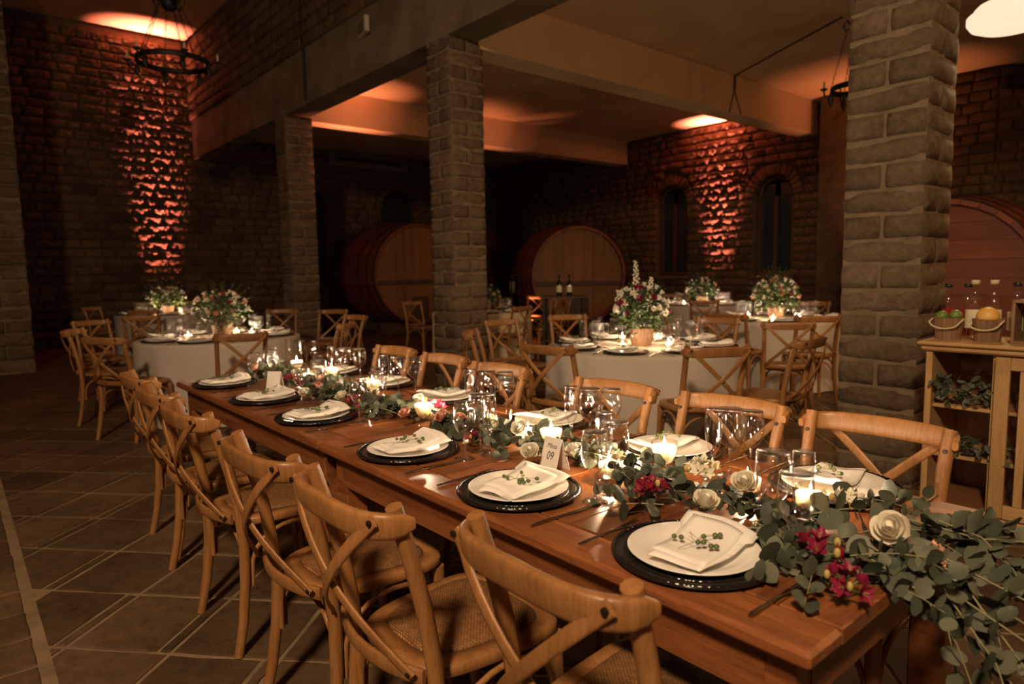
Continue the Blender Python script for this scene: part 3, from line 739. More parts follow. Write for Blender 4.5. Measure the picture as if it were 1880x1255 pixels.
def make_napkin(var=0):
    b = MB(); nx, ny = 14, 22; W_, L_ = .125, .225; vs = []; th = .010
    rr = random.Random(var)
    ph = rr.uniform(0, 2)
    def top(u, v):
        z = .004*math.sin(6*v+ph)+.004*math.sin(5*u+3*v+ph)
        z += .030*(max(0, v-.5)/.5)**1.3*(1-.75*u)
        return z
    for lay in (1, 0):
        for j in range(ny+1):
            for i in range(nx+1):
                u, v = i/nx, j/ny
                e = min(u, 1-u, v, 1-v); rd = th*.5*(1-math.sqrt(max(0, 1-(1-min(1, e/.035))**2)))
                x = (u-.5)*W_+.03*(v-.5)*(u-.5)+.012*math.sin(PI*v)*(u-.5)+.025*(v-.5)*0; y = (v-.5)*L_+.012*math.sin(PI*u)
                if v > .8: x += (u-.5)*.02
                z = top(u, v)
                vs.append((x, y, z+th-rd if lay else z*.9+rd))
    N = (nx+1)*(ny+1); fs = []
    for j in range(ny):
        for i in range(nx):
            a = j*(nx+1)+i; fs.append((a, a+1, a+nx+2, a+nx+1)); fs.append((N+a, N+a+nx+1, N+a+nx+2, N+a+1))
    per = [i for i in range(nx+1)]+[(nx+1)*j+nx for j in range(1, ny+1)]+[(nx+1)*ny+i for i in range(nx-1, -1, -1)]+[(nx+1)*j for j in range(ny-1, 0, -1)]
    for k in range(len(per)): k2 = (k+1) % len(per); fs.append((per[k], N+per[k], N+per[k2], per[k2]))
    b.add(vs, fs, True)
    # second fold lying on the first
    vs2 = []; fs2 = []; nx2, ny2 = 8, 12
    for lay in (1, 0):
        for j in range(ny2+1):
            for i in range(nx2+1):
                u, v = i/nx2, j/ny2; uu = .03+.90*u; vv = .12+.80*v-.05*u
                vs2.append(((uu-.5)*W_+.012*math.sin(PI*vv)*(uu-.5), (vv-.5)*L_+.012*math.sin(PI*uu), top(uu, vv)+th+(.0045 if lay else -.002)*(1 if min(u, 1-u, v, 1-v) > 0 or not lay else .5)))
    N2 = (nx2+1)*(ny2+1)
    for j in range(ny2):
        for i in range(nx2): a = j*(nx2+1)+i; fs2.append((a, a+1, a+nx2+2, a+nx2+1))
    per = [i for i in range(nx2+1)]+[(nx2+1)*j+nx2 for j in range(1, ny2+1)]+[(nx2+1)*ny2+i for i in range(nx2-1, -1, -1)]+[(nx2+1)*j for j in range(ny2-1, 0, -1)]
    for k in range(len(per)): k2 = (k+1) % len(per); fs2.append((per[k], N2+per[k], N2+per[k2], per[k2]))
    b.add(vs2, fs2, True)
    return tag(part('napkin', b, 'napkin'), '', 'napkin')
def make_sprig(seed=0):
    t = thing('berry_sprig', '', 'sprig'); r = random.Random(seed)
    main = [(0, -.055, .002), (.004, -.02, .008), (.0, .015, .011), (.012, .045, .013)]
    st = MB().tube(main, .0007, 5); ends = [main[-1]]
    for k in range(7):
        p = Vector(main[1]).lerp(Vector(main[2]), r.random()); a = r.uniform(-2.8, .4) if k % 2 else r.uniform(.2, 3.0); L = r.uniform(.022, .05)
        e = p+Vector((math.cos(a)*L, math.sin(a)*L*.8, r.uniform(-.002, .006))); st.tube([p, (p+e)/2+Vector((0, 0, .004)), e], .0005, 4); ends.append(tuple(e))
        if r.random() < .5: e2 = e+Vector((r.uniform(-.011, .011), r.uniform(.006, .012), 0)); ends.append(tuple(e2)); st.tube([(p+e)/2, e2], .0005, 4)
    part('stem', st, 'twig', t); sh = MB().ball((0, 0, 0), .0056, 8, 6, 1.0).mesh('berry')
    for e in ends[:9]: link('berry', sh, t, MT['berry'], loc=e, scale=(1, r.uniform(.9, 1.2), .95))
    return t
def make_knife():
    t = thing('table_knife', '', 'knife')
    vs = []; P_ = []
    pts = [(0, -.105, .003), (0, -.09, .0035), (0, -.03, .0035), (0, 0, .0035)]
    part('handle', MB().tube(pts, .005, 8, sx=[(.0035, .0025), (.0055, .0032), (.004, .0028), (.003, .0025)], up=(1, 0, 0)), 'steel', t)
    pts = [(0, 0, .0035), (.001, .03, .003), (.001, .07, .0025), (-.002, .105, .002)]
    part('blade', MB().tube(pts, .005, 6, sx=[(.003, .0016), (.0075, .0009), (.007, .0008), (.0015, .0005)], up=(1, 0, 0)), 'steel', t)
    return t
def make_fork():
    t = thing('table_fork', '', 'fork')
    part('handle', MB().tube([(0, -.10, .003), (0, -.08, .0035), (0, -.02, .004), (0, .035, .004)], .004, 8, sx=[(.003, .002), (.005, .0022), (.0025, .002), (.003, .0016)], up=(1, 0, 0)), 'steel', t)
    b = MB().tube([(0, .035, .004), (0, .045, .003), (0, .06, .003)], .004, 8, sx=[(.003, .0012), (.009, .001), (.010, .001)], up=(1, 0, 0))
    for k in range(4): x = (k-1.5)*.0052; b.tube([(x, .058, .003), (x, .08, .004), (x*.95, .098, .006)], [.0016, .0014, .0008], 5)
    part('tines', b, 'steel', t); return t
def make_glass(kind):
    if kind == 'wine_glass': foot, sh, bowl = .034, .074, [(.004, .074), (.012, .078), (.026, .092), (.0345, .112), (.0365, .130), (.0345, .155), (.0315, .183)]
    elif kind == 'water_goblet': foot, sh, bowl = .035, .076, [(.004, .076), (.014, .080), (.028, .094), (.036, .115), (.038, .138), (.0365, .165), (.0350, .192)]
    else: foot, sh, bowl = .030, .068, [(.004, .068), (.010, .076), (.018, .095), (.0235, .125), (.0245, .150), (.0235, .180), (.0225, .202)]
    t = thing(kind, '', 'glass')
    part('foot', MB().lathe([(.0001, 0), (foot, 0), (foot, .0012), (foot*.6, .0035), (.007, .007), (.0042, .014), (.0036, .03), (.0034, sh*.75), (.0042, sh-.004), (.006, sh+.001), (.0001, sh+.003)], 24), 'stem', t)
    inn = [(max(.0005, r_-.0013), z+.001) for r_, z in bowl]; inn[-1] = (bowl[-1][0]-.0012, bowl[-1][1])
    prof = [(.0005, bowl[0][1])]+bowl+inn[::-1]+[(.0005, bowl[0][1]+.003)]
    part('bowl', MB().lathe(prof, 28), 'glass', t)
    part('rim', MB().lathe([(bowl[-1][0]+.0003, bowl[-1][1]-.001), (bowl[-1][0]+.0004, bowl[-1][1]+.0004), (bowl[-1][0]-.0006, bowl[-1][1]+.001), (bowl[-1][0]-.0014, bowl[-1][1]-.0004)], 28), 'rimglass', t)
    return t
PR = {}
def clone(key, maker, loc, rz, label, group):
    if key not in PR:
        PR[key] = maker(); o = PR[key]; o.location = loc; o.rotation_euler = (0, 0, rz); o['label'] = label; o['group'] = group; return o
    return dup(PR[key], loc, rz, label, group)
ZT = .7702
for side in (0, 1):
    xs = [-.77, -1.32, -1.88, -2.60, -3.17, -3.78] if side == 0 else [-.765, -1.29, -1.86, -2.56, -3.13, -3.73]
    for i, x in enumerate(xs):
        py = 1.13 if side == 0 else (1.755 if i else 1.765); s = 1 if side == 0 else -1; rz = 0 if side == 0 else PI
        r = random.Random(i*2+side)
        row = 'in the left-hand row of the long tables' if side == 0 else 'in the right-hand row of the long tables'
        o_ = ORD[i]
        g = 'place settings on the long tables'
        clone('charger', make_charger, (x, py, ZT), r.uniform(0, 1), '%s round black charger with beaded rim %s' % (o_, row), 'black chargers on the long tables')
        clone('plate', make_plate, (x, py, ZT+.0063), 0, '%s white dinner plate %s, on its black charger' % (o_, row), 'white plates on the long tables')
        na = -.06 if i % 2 else .10
        nrz = rz+(.10 if side == 0 else .0)+r.uniform(-.08, .08)
        clone('napkin%d' % (i % 3), lambda: make_napkin(i % 3), (x+s*.018, py-s*.006, ZT+.0235), nrz, '%s folded white napkin %s' % (o_, row), 'white napkins on the long tables')
        clone('sprig%d' % (i % 3), lambda: make_sprig(i % 3+3), (x+s*.02, py-s*.01, ZT+.038), rz+r.uniform(-1.2, .4)+(.3 if side == 0 else 1.2), '%s green berry sprig on a napkin %s' % (o_, row), 'berry sprigs on the long tables')
        clone('knife', make_knife, (x+s*.205, py-s*.03, ZT), rz+R(1+r.uniform(-3, 3)), '%s silver knife lying right of a charger %s' % (o_, row), 'knives on the long tables')
        clone('fork', make_fork, (x-s*.20, py-s*.03, ZT), rz+R(r.uniform(-4, 3)), '%s silver fork lying left of a charger %s' % (o_, row), 'forks on the long tables')
        if side == 0: gp = [(.148, .130), (.055, .212), (.118, .222)] if i == 0 else [(.19, .095), (.155, .185), (.215+.0, .175)] if i in (2,) else [(.185, .10), (.17, .195), (.105, .225)]
        else: gp = [(.225, .03), (.25, .11), (.285, .165)] if i else [(.225, .035), (.262, .085), (.27, .155)]
        for kd, (dx, dy), nm in zip(('wine_glass', 'water_goblet', 'champagne_flute'), gp, ('stemmed wine glass', 'large water goblet', 'slim champagne flute')):
            clone(kd, (lambda k=kd: make_glass(k)), (x+s*dx, py+s*dy, ZT), r.uniform(0, 3), '%s %s %s' % (o_, nm, row), nm+' on the long tables')

# table cards
def tentcard(x, y, rz, text, label):
    t = thing('table_card', label, 'card', (x, y, ZT), rz)
    w, h, d = .074, .098, .060; ty = 0
    th = .0008
    def sheet(y0, y1):
        return MB().add([(-w/2, y0, 0), (w/2, y0, 0), (w/2, y1, h), (-w/2, y1, h), (-w/2, y0+th, 0), (w/2, y0+th, 0), (w/2, y1+th, h), (-w/2, y1+th, h)],
            [(0, 1, 2, 3), (7, 6, 5, 4), (0, 4, 5, 1), (1, 5, 6, 2), (2, 6, 7, 3), (3, 7, 4, 0)])
    part('front_panel', sheet(-d/2, -.0005), 'card', t); part('back_panel', sheet(d/2, .0005), 'card', t)
    if text:
        ang = math.atan2(h, d/2)
        for s, size, z, sh in (('Mesa', .0200, .076, .35), ('09', .036, .048, .12)):
            cu = bpy.data.curves.new('lettering', 'FONT'); cu.body = s; cu.size = size; cu.shear = sh; cu.align_x = 'CENTER'; cu.extrude = .0001; cu.space_character = 1.0
            pass
            ob = bpy.data.objects.new('tmp', cu); COL.objects.link(ob)
            dg = bpy.context.evaluated_depsgraph_get(); me = bpy.data.meshes.new_from_object(ob.evaluated_get(dg))
            bpy.data.objects.remove(ob); me.name = 'lettering'; me.materials.clear(); me.materials.append(MT['ink'])
            if s == '09':
                for v in me.vertices: v.co.x *= .82
            link('lettering', me, t, None, loc=(0, -d/2+(d/2)*(z-size*.35)/h-.0009, z-size*.35), rot=(ang, 0, 0))
    return t
tentcard(-1.405, 1.345, R(-2), True, 'white folded card reading Mesa 09 behind the second left plate')
tentcard(-3.42, 1.27, R(42), False, 'small folded card standing near the far end of the garland')

# ------------------------------------------------------------------ candles
def make_candle(kind):
    t = thing('candle_holder', '', 'candle')
    if kind == 'goblet':
        gl = [(.0001, .001), (.024, .001), (.024, .003), (.009, .009), (.006, .018), (.010, .026), (.024, .040), (.034, .062), (.0375, .085), (.0370, .104), (.0355, .104), (.036, .085), (.0325, .064), (.0225, .043), (.0001, .031)]
        wx = [(.0001, .033), (.021, .045), (.0315, .066), (.0350, .084), (.0350, .090), (.030, .0885), (.0001, .088)]; zf = .089; top = .104
    elif kind == 'low':
        gl = [(.0001, 0), (.034, 0), (.036, .004), (.0375, .055), (.036, .055), (.0345, .006), (.0001, .005)]
        wx = [(.0001, .0055), (.033, .007), (.0350, .036), (.030, .0345), (.0001, .034)]; zf = .035; top = .055
    else:
        gl = [(.0001, 0), (.028, 0), (.029, .004), (.030, .072), (.0288, .072), (.0275, .006), (.0001, .005)]
        wx = [(.0001, .0055), (.0265, .007), (.0280, .048), (.024, .0465), (.0001, .046)]; zf = .047; top = .072
    part('glass_cup', MB().lathe(gl, 28), 'cupglass', t)
    part('wax', MB().lathe(wx, 28), 'wax', t)
    part('wick', MB().tube([(0, 0, zf), (.0005, 0, zf+.007)], .0007, 5), 'wick', t)
    part('flame', MB().lathe([(.0001, -.002), (.0030, .003), (.0038, .008), (.0026, .015), (.0010, .021), (.0001, .025)], 12, (0, 0, zf+.006)), 'flame', t)
    t['zf'] = zf+.027
    return t
CANDLE_W = 3.7
def candle(x, y, z, kind, label, group, power=1.0):
    c = clone('candle_'+kind, (lambda: make_candle(kind)), (x, y, z), 0, label, group)
    l = bpy.data.lights.new('flame_light', 'POINT'); l.energy = CANDLE_W*power; l.color = (1, .72, .46); l.shadow_soft_size = .006
    o = bpy.data.objects.new('flame_light', l); COL.objects.link(o); o.location = (x, y, z+PR['candle_'+kind]['zf'])
    return c
CL = [(-1.14, 1.525, 'goblet', 'tall goblet candle nearest the second right-hand plate'), (-1.514, 1.437, 'goblet', 'goblet candle just behind the Mesa 09 card'), (-1.235, 1.395, 'tall', 'straight votive candle behind the second left wine glass'),
 (-1.217, 1.47, 'low', 'wide low candle between the flute and the tall goblet candle'), (-.915, 1.585, 'low', 'low candle glass behind the ivory rose, near the right-hand flutes'), (-.745, 1.585, 'low', 'candle seen through the nearest wine glass'),
 (-1.735, 1.535, 'low', 'low candle left of the goblet candle behind the card'), (-1.848, 1.482, 'tall', 'straight votive right of the third left flute'), (-2.165, 1.375, 'goblet', 'goblet candle left of the magenta lilies, mid garland'),
 (-2.13, 1.556, 'tall', 'tallest mid-garland votive behind the third wine glass'), (-2.245, 1.475, 'low', 'low votive in the mid-garland cluster'), (-2.80, 1.50, 'goblet', 'goblet candle before the fourth right-hand plate'),
 (-3.05, 1.57, 'low', 'low candle behind the fourth left glasses'), (-3.36, 1.559, 'goblet', 'bright goblet candle before the fifth right-hand plate'), (-3.53, 1.50, 'tall', 'votive between the two far goblet candles'),
 (-3.82, 1.555, 'goblet', 'farthest goblet candle on the long tables')]
for x, y, k, lb in CL: candle(x, y, ZT, k, lb, 'candles along the garland', 1.0)

# ------------------------------------------------------------------ flowers
def petal_mesh(L, W_, cup, curl, name='petal', n=5, m_=4):
    vs = []; fs = []
    for j in range(n+1):
        v = j/n; w = W_*math.sin(PI*(.08+.86*v)**.8)**.8
        for i in range(m_+1):
            u = -1+2*i/m_; x = u*w/2; vs.append((x, L*v*(1-.15*curl*v), cup*v*v*L*(1.0)-curl*max(0, v-.7)*L*1.2+abs(u)**2*w*.28))
    for j in range(n):
        for i in range(m_): a = j*(m_+1)+i; fs.append((a, a+1, a+m_+2, a+m_+1))
    me = bpy.data.meshes.new(name); me.from_pydata(vs, [], fs); me.polygons.foreach_set('use_smooth', [True]*len(fs)); me.update(); return me, vs, fs
PM = {}
def pmesh(key, mat, args):
    k = (key, mat)
    if k not in PM:
        me, vs, fs = petal_mesh(*args); me.materials.append(MT[mat]); PM[k] = (me, vs, fs)
    return PM[k]
def shell(key, mat, r_, wid, h, flare):
    k = (key, mat)
    if k not in PM:
        vs = []; fs = []; m_, n = 8, 5
        for j in range(n+1):
            v = j/n
            for i in range(m_+1):
                u = -1+2*i/m_; a = u*wid; rr = r_*(.25+.75*math.sin(min(1, v*1.25)*PI/2))+flare*max(0, v-.5)**2*4
                vs.append((rr*math.sin(a), rr*math.cos(a)-r_*.15*0, -h*.5+h*v-abs(u)**3*h*.42*v))
        for j in range(n):
            for i in range(m_): a = j*(m_+1)+i; fs.append((a, a+1, a+m_+2, a+m_+1))
        me = bpy.data.meshes.new('petal'); me.from_pydata(vs, [], fs); me.polygons.foreach_set('use_smooth', [True]*len(fs)); me.materials.append(MT[mat]); me.update(); PM[k] = (me, vs, fs)
    return PM[k]
RINGS = [(2, .13, 1.6, .62, .0), (3, .21, 1.25, .66, .01), (4, .31, 1.05, .68, .03), (5, .42, .86, .66, .06), (5, .52, .80, .60, .12)]
def rose(loc, size, mat, label, tilt=(0, 0), seed=0, group='roses in the garland'):
    t = thing('rose', label, 'rose', loc); t.rotation_euler = (tilt[0], tilt[1], 0); r = random.Random(seed)
    part('bud', MB().lathe([(.0001, -.3*size), (.10*size, -.25*size), (.12*size, .15*size), (.10*size, .42*size), (.05*size, .40*size), (.0001, .30*size)], 12), mat, t)
    for ring, (n, rad, wid, h, fl) in enumerate(RINGS):
        me = shell('sh%d' % ring, mat, rad, wid, h, fl)[0]
        for k in range(n):
            a = 2*PI*k/n+ring*.7+r.uniform(-.15, .15)
            o = link('petal', me, t); o.matrix_local = Matrix.Rotation(a, 4, 'Z') @ Matrix.Translation((0, 0, (.17, .13, .08, .01, -.06)[ring]*size)) @ Matrix.Rotation(r.uniform(-.08, .04), 4, 'X') @ Matrix.Scale(size, 4)
    return t
def florets(loc, size, mat, n, label, cat='flowers', seed=0):
    t = thing('alstroemeria', label, cat, loc); r = random.Random(seed)
    me = pmesh('als', mat, (1, .56, .22, .30))[0]
    for k in range(n):
        a = 2.4*k+r.uniform(-.3, .3); el = r.uniform(.1, 1.0) if k else 1.45
        d = Vector((math.cos(a)*math.cos(el), math.sin(a)*math.cos(el), math.sin(el))).normalized(); c = d*size*r.uniform(.6, .8)
        Q = d.to_track_quat('Z', 'Y').to_matrix().to_4x4()
        f = link('floret', MB().tube([c*.1, c*.8, c+d*.003], [.0015, .0025, .003], 5).mesh('floret'), t, MT['dkleaf'])
        for q in range(6):
            M = Matrix.Translation(c) @ Q @ Matrix.Rotation(q*PI/3, 4, 'Z') @ Matrix.Rotation(R(40 if q % 2 else 24)+r.uniform(-.2, .2), 4, 'X') @ Matrix.Scale(size*(.72 if q % 2 else .62), 4)
            o = link('petal', me, f); o.matrix_local = M
        for q in range(3):
            e = c+Q.to_3x3() @ Vector((.1*size*math.cos(q*2.1), .1*size*math.sin(q*2.1), .45*size)); link('stamen', MB().tube([c, e], .0006, 4).mesh('stamen'), f, MT['yellow'])
    for q in range(2):
        d = Vector((r.uniform(-1, 1), r.uniform(-1, 1), .5)).normalized()*size*1.1; link('bud', MB().ball(d, size*.16, 8, 6, 1.5).mesh('bud'), t, MT['yellow'])
    return t
# long garland
def leaf_mesh(seed):
    r = random.Random(seed); n = 12; vs = [(0, 0, 0), (0, .5, .03*r.uniform(.2, 2))]; el = r.uniform(.68, 1.10); cup = r.uniform(-.22, .12); bend = r.uniform(-.12, .2)
    for i in range(n):
        a = 2*PI*i/n+PI/n; x = math.sin(a)*.46*el*(1+.04*math.sin(3*a+seed)); y = .5-math.cos(a)*.5
        if y > .93: y += r.uniform(.0, .10)
        vs.append((x, y, cup*abs(x)*2-bend*(y-.3)**2+.02*math.sin(5*a+seed)))
    fs = [(1, 2+i, 2+(i+1) % n) for i in range(n)]
    me = bpy.data.meshes.new('leaf'); me.from_pydata(vs, [], fs); me.polygons.foreach_set('use_smooth', [True]*n); me.materials.append(MT['leaf']); me.update(); return me, vs, fs
LF = [leaf_mesh(i) for i in range(7)]
PLC = [(a, 1.13) for a in (-.77, -1.32, -1.88, -2.60, -3.17, -3.78)]+[(a, 1.76) for a in (-.765, -1.29, -1.86, -2.56, -3.13, -3.73)]
def garland():
    t = thing('eucalyptus_garland', 'long grey-green eucalyptus garland running down the tables and spilling off the near end', 'garland', (-2.3, 1.42, ZT))
    r = random.Random(11); leaves = []; org = Vector((-2.3, 1.42, ZT)); stems = []
    def sprig(p, d, L, droop, size, n, zmin=.012, curve=0):
        P_ = [Vector(p)]; d = Vector(d).normalized(); k = 9
        for i in range(k):
            d = (d+Vector((0, 0, -droop/k))+Vector((-d.y, d.x, 0))*curve/k+Vector((r.uniform(-.05, .05), r.uniform(-.05, .05), r.uniform(-.03, .03)))).normalized()
            q = P_[-1]+d*L/k
            on = q.x < -.43 and .955 < q.y < 1.875
            if on and q.z < ZT+zmin: q.z = ZT+zmin; d.z = max(d.z, 0)
            P_.append(q)
        stems.append((P_, L))
        for i in range(n):
            f = (i+.7)/(n)*(k-1e-3); a = int(f); q = P_[a].lerp(P_[a+1], f-a); dd = (P_[a+1]-P_[a]).normalized()
            sz = size*(1-.45*(i/n))*r.uniform(.65, 1.2); side = dd.cross(Vector((0, 0, 1)))
            if side.length < .2: side = Vector((1, 0, 0))
            side.normalize(); up = side.cross(dd)
            rot = i*1.9+r.uniform(-.5, .5)
            for s in (1, -1):
                out = (side*math.cos(rot)*s+up*math.sin(rot)*s+dd*.35).normalized()
                if q.z < ZT+.03 and q.x < -.43 and out.z < .1: out.z = r.uniform(.05, .5); out.normalize()
                nrm = (dd*.35+Vector((0, 0, .7))+Vector((r.uniform(-1.3, 1.3), r.uniform(-1.3, .9), r.uniform(-.4, .4)))).normalized()
                y = out; x = y.cross(nrm); 
                if x.length < .1: continue
                x.normalize(); z = x.cross(y)
                M = Matrix(((x.x, y.x, z.x, q.x), (x.y, y.y, z.y, q.y), (x.z, y.z, z.z, q.z), (0, 0, 0, 1))) @ Matrix.Scale(sz, 4)
                tip = M @ Vector((0, 1, 0))
                if tip.x < -.44 and .96 < tip.y < 1.87 and min(tip.z, (M @ Vector((.4, .5, 0))).z, (M @ Vector((-.4, .5, 0))).z) < ZT+.002:
                    M = Matrix.Translation((0, 0, ZT+.004-min(tip.z, (M @ Vector((.4, .5, 0))).z, (M @ Vector((-.4, .5, 0))).z))) @ M
                if tip.x < -.44 and any((tip.x-px_)**2+(tip.y-py_)**2 < .158**2 for px_, py_ in PLC): continue
                if (tip.x+1.405)**2+(tip.y-1.33)**2 < .062**2 or (tip.x+1.36)**2+(tip.y-1.29)**2 < .05**2: continue
                bad = any((tip.x-cx)**2+(tip.y-cy)**2 < .042**2 or (q.x-cx)**2+(q.y-cy)**2 < .036**2 for cx, cy, *_ in CL)
                if bad or q.z < .04: continue
                if (M.translation-Vector((-.367, 1.306, .685))).length < .06: continue
                leaves.append(M)
    def cy(x): return 1.42+.03*math.sin(x*3.1)-(.06 if x > -1.0 else 0)*min(1, (x+1.0)/.3)
    x = -4.02
    while x < -.5:
        near = x > -2.2
        for k in range(3):
            c = cy(x)+r.uniform(-.07, .07); a = r.uniform(-.85, .85)+(0 if r.random() < .6 else PI)
            sprig((x+r.uniform(-.04, .04), c, ZT+r.uniform(.02, .05)), (math.cos(a), math.sin(a)*.85, r.uniform(-.05, .45)), r.uniform(.12, .2), .5, r.uniform(.040, .054) if near else .044, 6)
        x += .085 if near else .09
    # wide bushy part at the near end
    for k in range(7):
        a = r.uniform(-1.1, 1.0)
        sprig((r.uniform(-.80, -.52), r.uniform(1.25, 1.55), ZT+r.uniform(.02, .06)), (math.cos(a), math.sin(a), r.uniform(0, .4)), r.uniform(.16, .24), .5, r.uniform(.048, .060), 6)
    for p, d, L in [((-.56, 1.22, ZT+.03), (.35, -1, 0), .16), ((-.62, 1.20, ZT+.03), (-.1, -1, .1), .13), ((-.95, 1.27, ZT+.03), (-.5, -.6, .15), .17), ((-1.0, 1.30, ZT+.02), (-.9, -.35, .1), .16), ((-.52, 1.5, ZT+.03), (.5, .7, .1), .2), ((-.6, 1.55, ZT+.04), (.3, .8, .2), .18)]:
        sprig(p, d, L, .3, .052, 5)
    # cascade over the table end
    for k in range(9):
        y0 = 1.27+.036*k+r.uniform(-.02, .02)
        sprig((-.47+r.uniform(-.05, .03), y0, ZT+.03+r.uniform(0, .04)), (1, r.uniform(-.15, .55), r.uniform(-.1, .35)), r.uniform(.30, .66), r.uniform(2.2, 3.8), r.uniform(.044, .056), 9, curve=r.uniform(-.2, .4))
    for p, d, L, dr in [((-.45, 1.50, .80), (1, .9, .18), .50, .5), ((-.45, 1.60, .80), (.8, 1, .1), .42, .8), ((-.42, 1.45, .79), (1, .35, -.1), .75, 1.9), ((-.42, 1.35, .79), (1, .3, -.2), .85, 2.4), ((-.42, 1.40, .79), (.9, .5, -.3), .8, 1.8)]:
        sprig(p, d, L, dr, .056, 11)
    for P_, L in stems:
        rr = .0016 if L < .25 else .0022
        part('stem', MB().tube([p-org for p in P_[::2]], [rr*(1-.12*i) for i in range(len(P_[::2]))], 5), 'twig', t)
    def vis(M):
        q = proj(M.translation); return q[2] if q and 0 < q[0] < 1880 and 0 < q[1] < 1255 else 99
    leaves.sort(key=vis); mb = MB(); Ti = Matrix.Translation(-org)
    for i, M in enumerate(leaves):
        me, vs, fs = LF[i % 7]
        if i < 300: o = link('leaf', me, t); o.matrix_local = Ti @ M
        else: mb.add(vs, fs, True, Ti @ M)
    s_ = stuff(part('leaves', mb, 'leaf', t)); s_['label'] = 'small eucalyptus leaves of the far garland'
    t['n'] = len(leaves)
garland()
RO = [(-.83, 1.265, .83, .046, 'white', 'ivory rose just beyond the nearest left plate'), (-.815, 1.40, .845, .050, 'white', 'large ivory rose beside the low candle near the water goblet'), (-.475, 1.345, .845, .055, 'white', 'large ivory rose bud near the table end'),
 (-1.345, 1.37, .825, .048, 'white', 'ivory rose right of the Mesa 09 card'), (-1.44, 1.28, .82, .045, 'white', 'cream rose half hidden behind the left of the card'), (-1.66, 1.43, .83, .046, 'white', 'ivory rose in front of the low candle by the card'),
 (-1.77, 1.40, .825, .040, 'white', 'small ivory rose left of the card cluster'), (-2.70, 1.29, .82, .045, 'white', 'white rose below the fourth wine glass'), (-2.35, 1.47, .825, .044, 'white', 'cream rose left of the magenta lilies'), (-2.97, 1.235, .81, .042, 'white', 'white rose behind the fifth left napkin'),
 (-2.18, 1.30, .82, .040, 'blush', 'pink carnation-like rose left of the mid goblet candle'), (-2.02, 1.36, .825, .044, 'blush', 'pink bloom under the mid votives'), (-1.96, 1.40, .82, .036, 'blush', 'small pink bloom right of the mid votives'),
 (-3.02, 1.32, .82, .042, 'blush', 'pink bloom near the fifth left plate'), (-3.88, 1.33, .83, .042, 'blush', 'peach bloom at the far end of the garland'), (-3.2, 1.42, .83, .038, 'blush', 'pink bloom among the far glasses')]
for i, (x, y, z, s, m_, lb) in enumerate(RO):
    rose((x, y, z+.012), s*1.0, m_, lb, (R(14+(i % 3)*14), R(22-(i % 4)*10)), i)
AL = [(-.985, 1.265, .815, .040, 'burgundy', 8, 'deep burgundy alstroemeria cluster left of the ivory rose'), (-.555, 1.215, .815, .042, 'burgundy', 5, 'burgundy alstroemeria with open petals near the table end'), (-.475, 1.155, .80, .036, 'burgundy', 7, 'burgundy alstroemeria cluster with yellow buds by the table edge'),
 (-.96, 1.44, .835, .042, 'white', 7, 'white alstroemeria cluster behind the burgundy one'), (-.635, 1.535, .81, .038, 'white', 5, 'creamy lily bloom in front of the nearest right plate'), (-.42, 1.40, .80, .026, 'blush', 6, 'small red-pink filler bloom right of the last rose'),
 (-1.77, 1.32, .79, .032, 'magenta', 5, 'reddish bloom behind the third wine glass stem'), (-2.36, 1.48, .80, .045, 'magenta', 7, 'bright magenta alstroemeria behind the mid candle'), (-2.24, 1.49, .80, .040, 'magenta', 6, 'magenta alstroemeria right of the mid candle'),
 (-2.63, 1.33, .80, .036, 'magenta', 6, 'magenta bloom behind the fourth wine glass'), (-3.43, 1.36, .80, .040, 'burgundy', 6, 'burgundy bloom by the far folded card'), (-3.25, 1.36, .79, .032, 'burgundy', 5, 'dark red bloom between the far candles')]
for i, (x, y, z, s, m_, n, lb) in enumerate(AL): florets((x, y, z), s, m_, n, lb, seed=i)

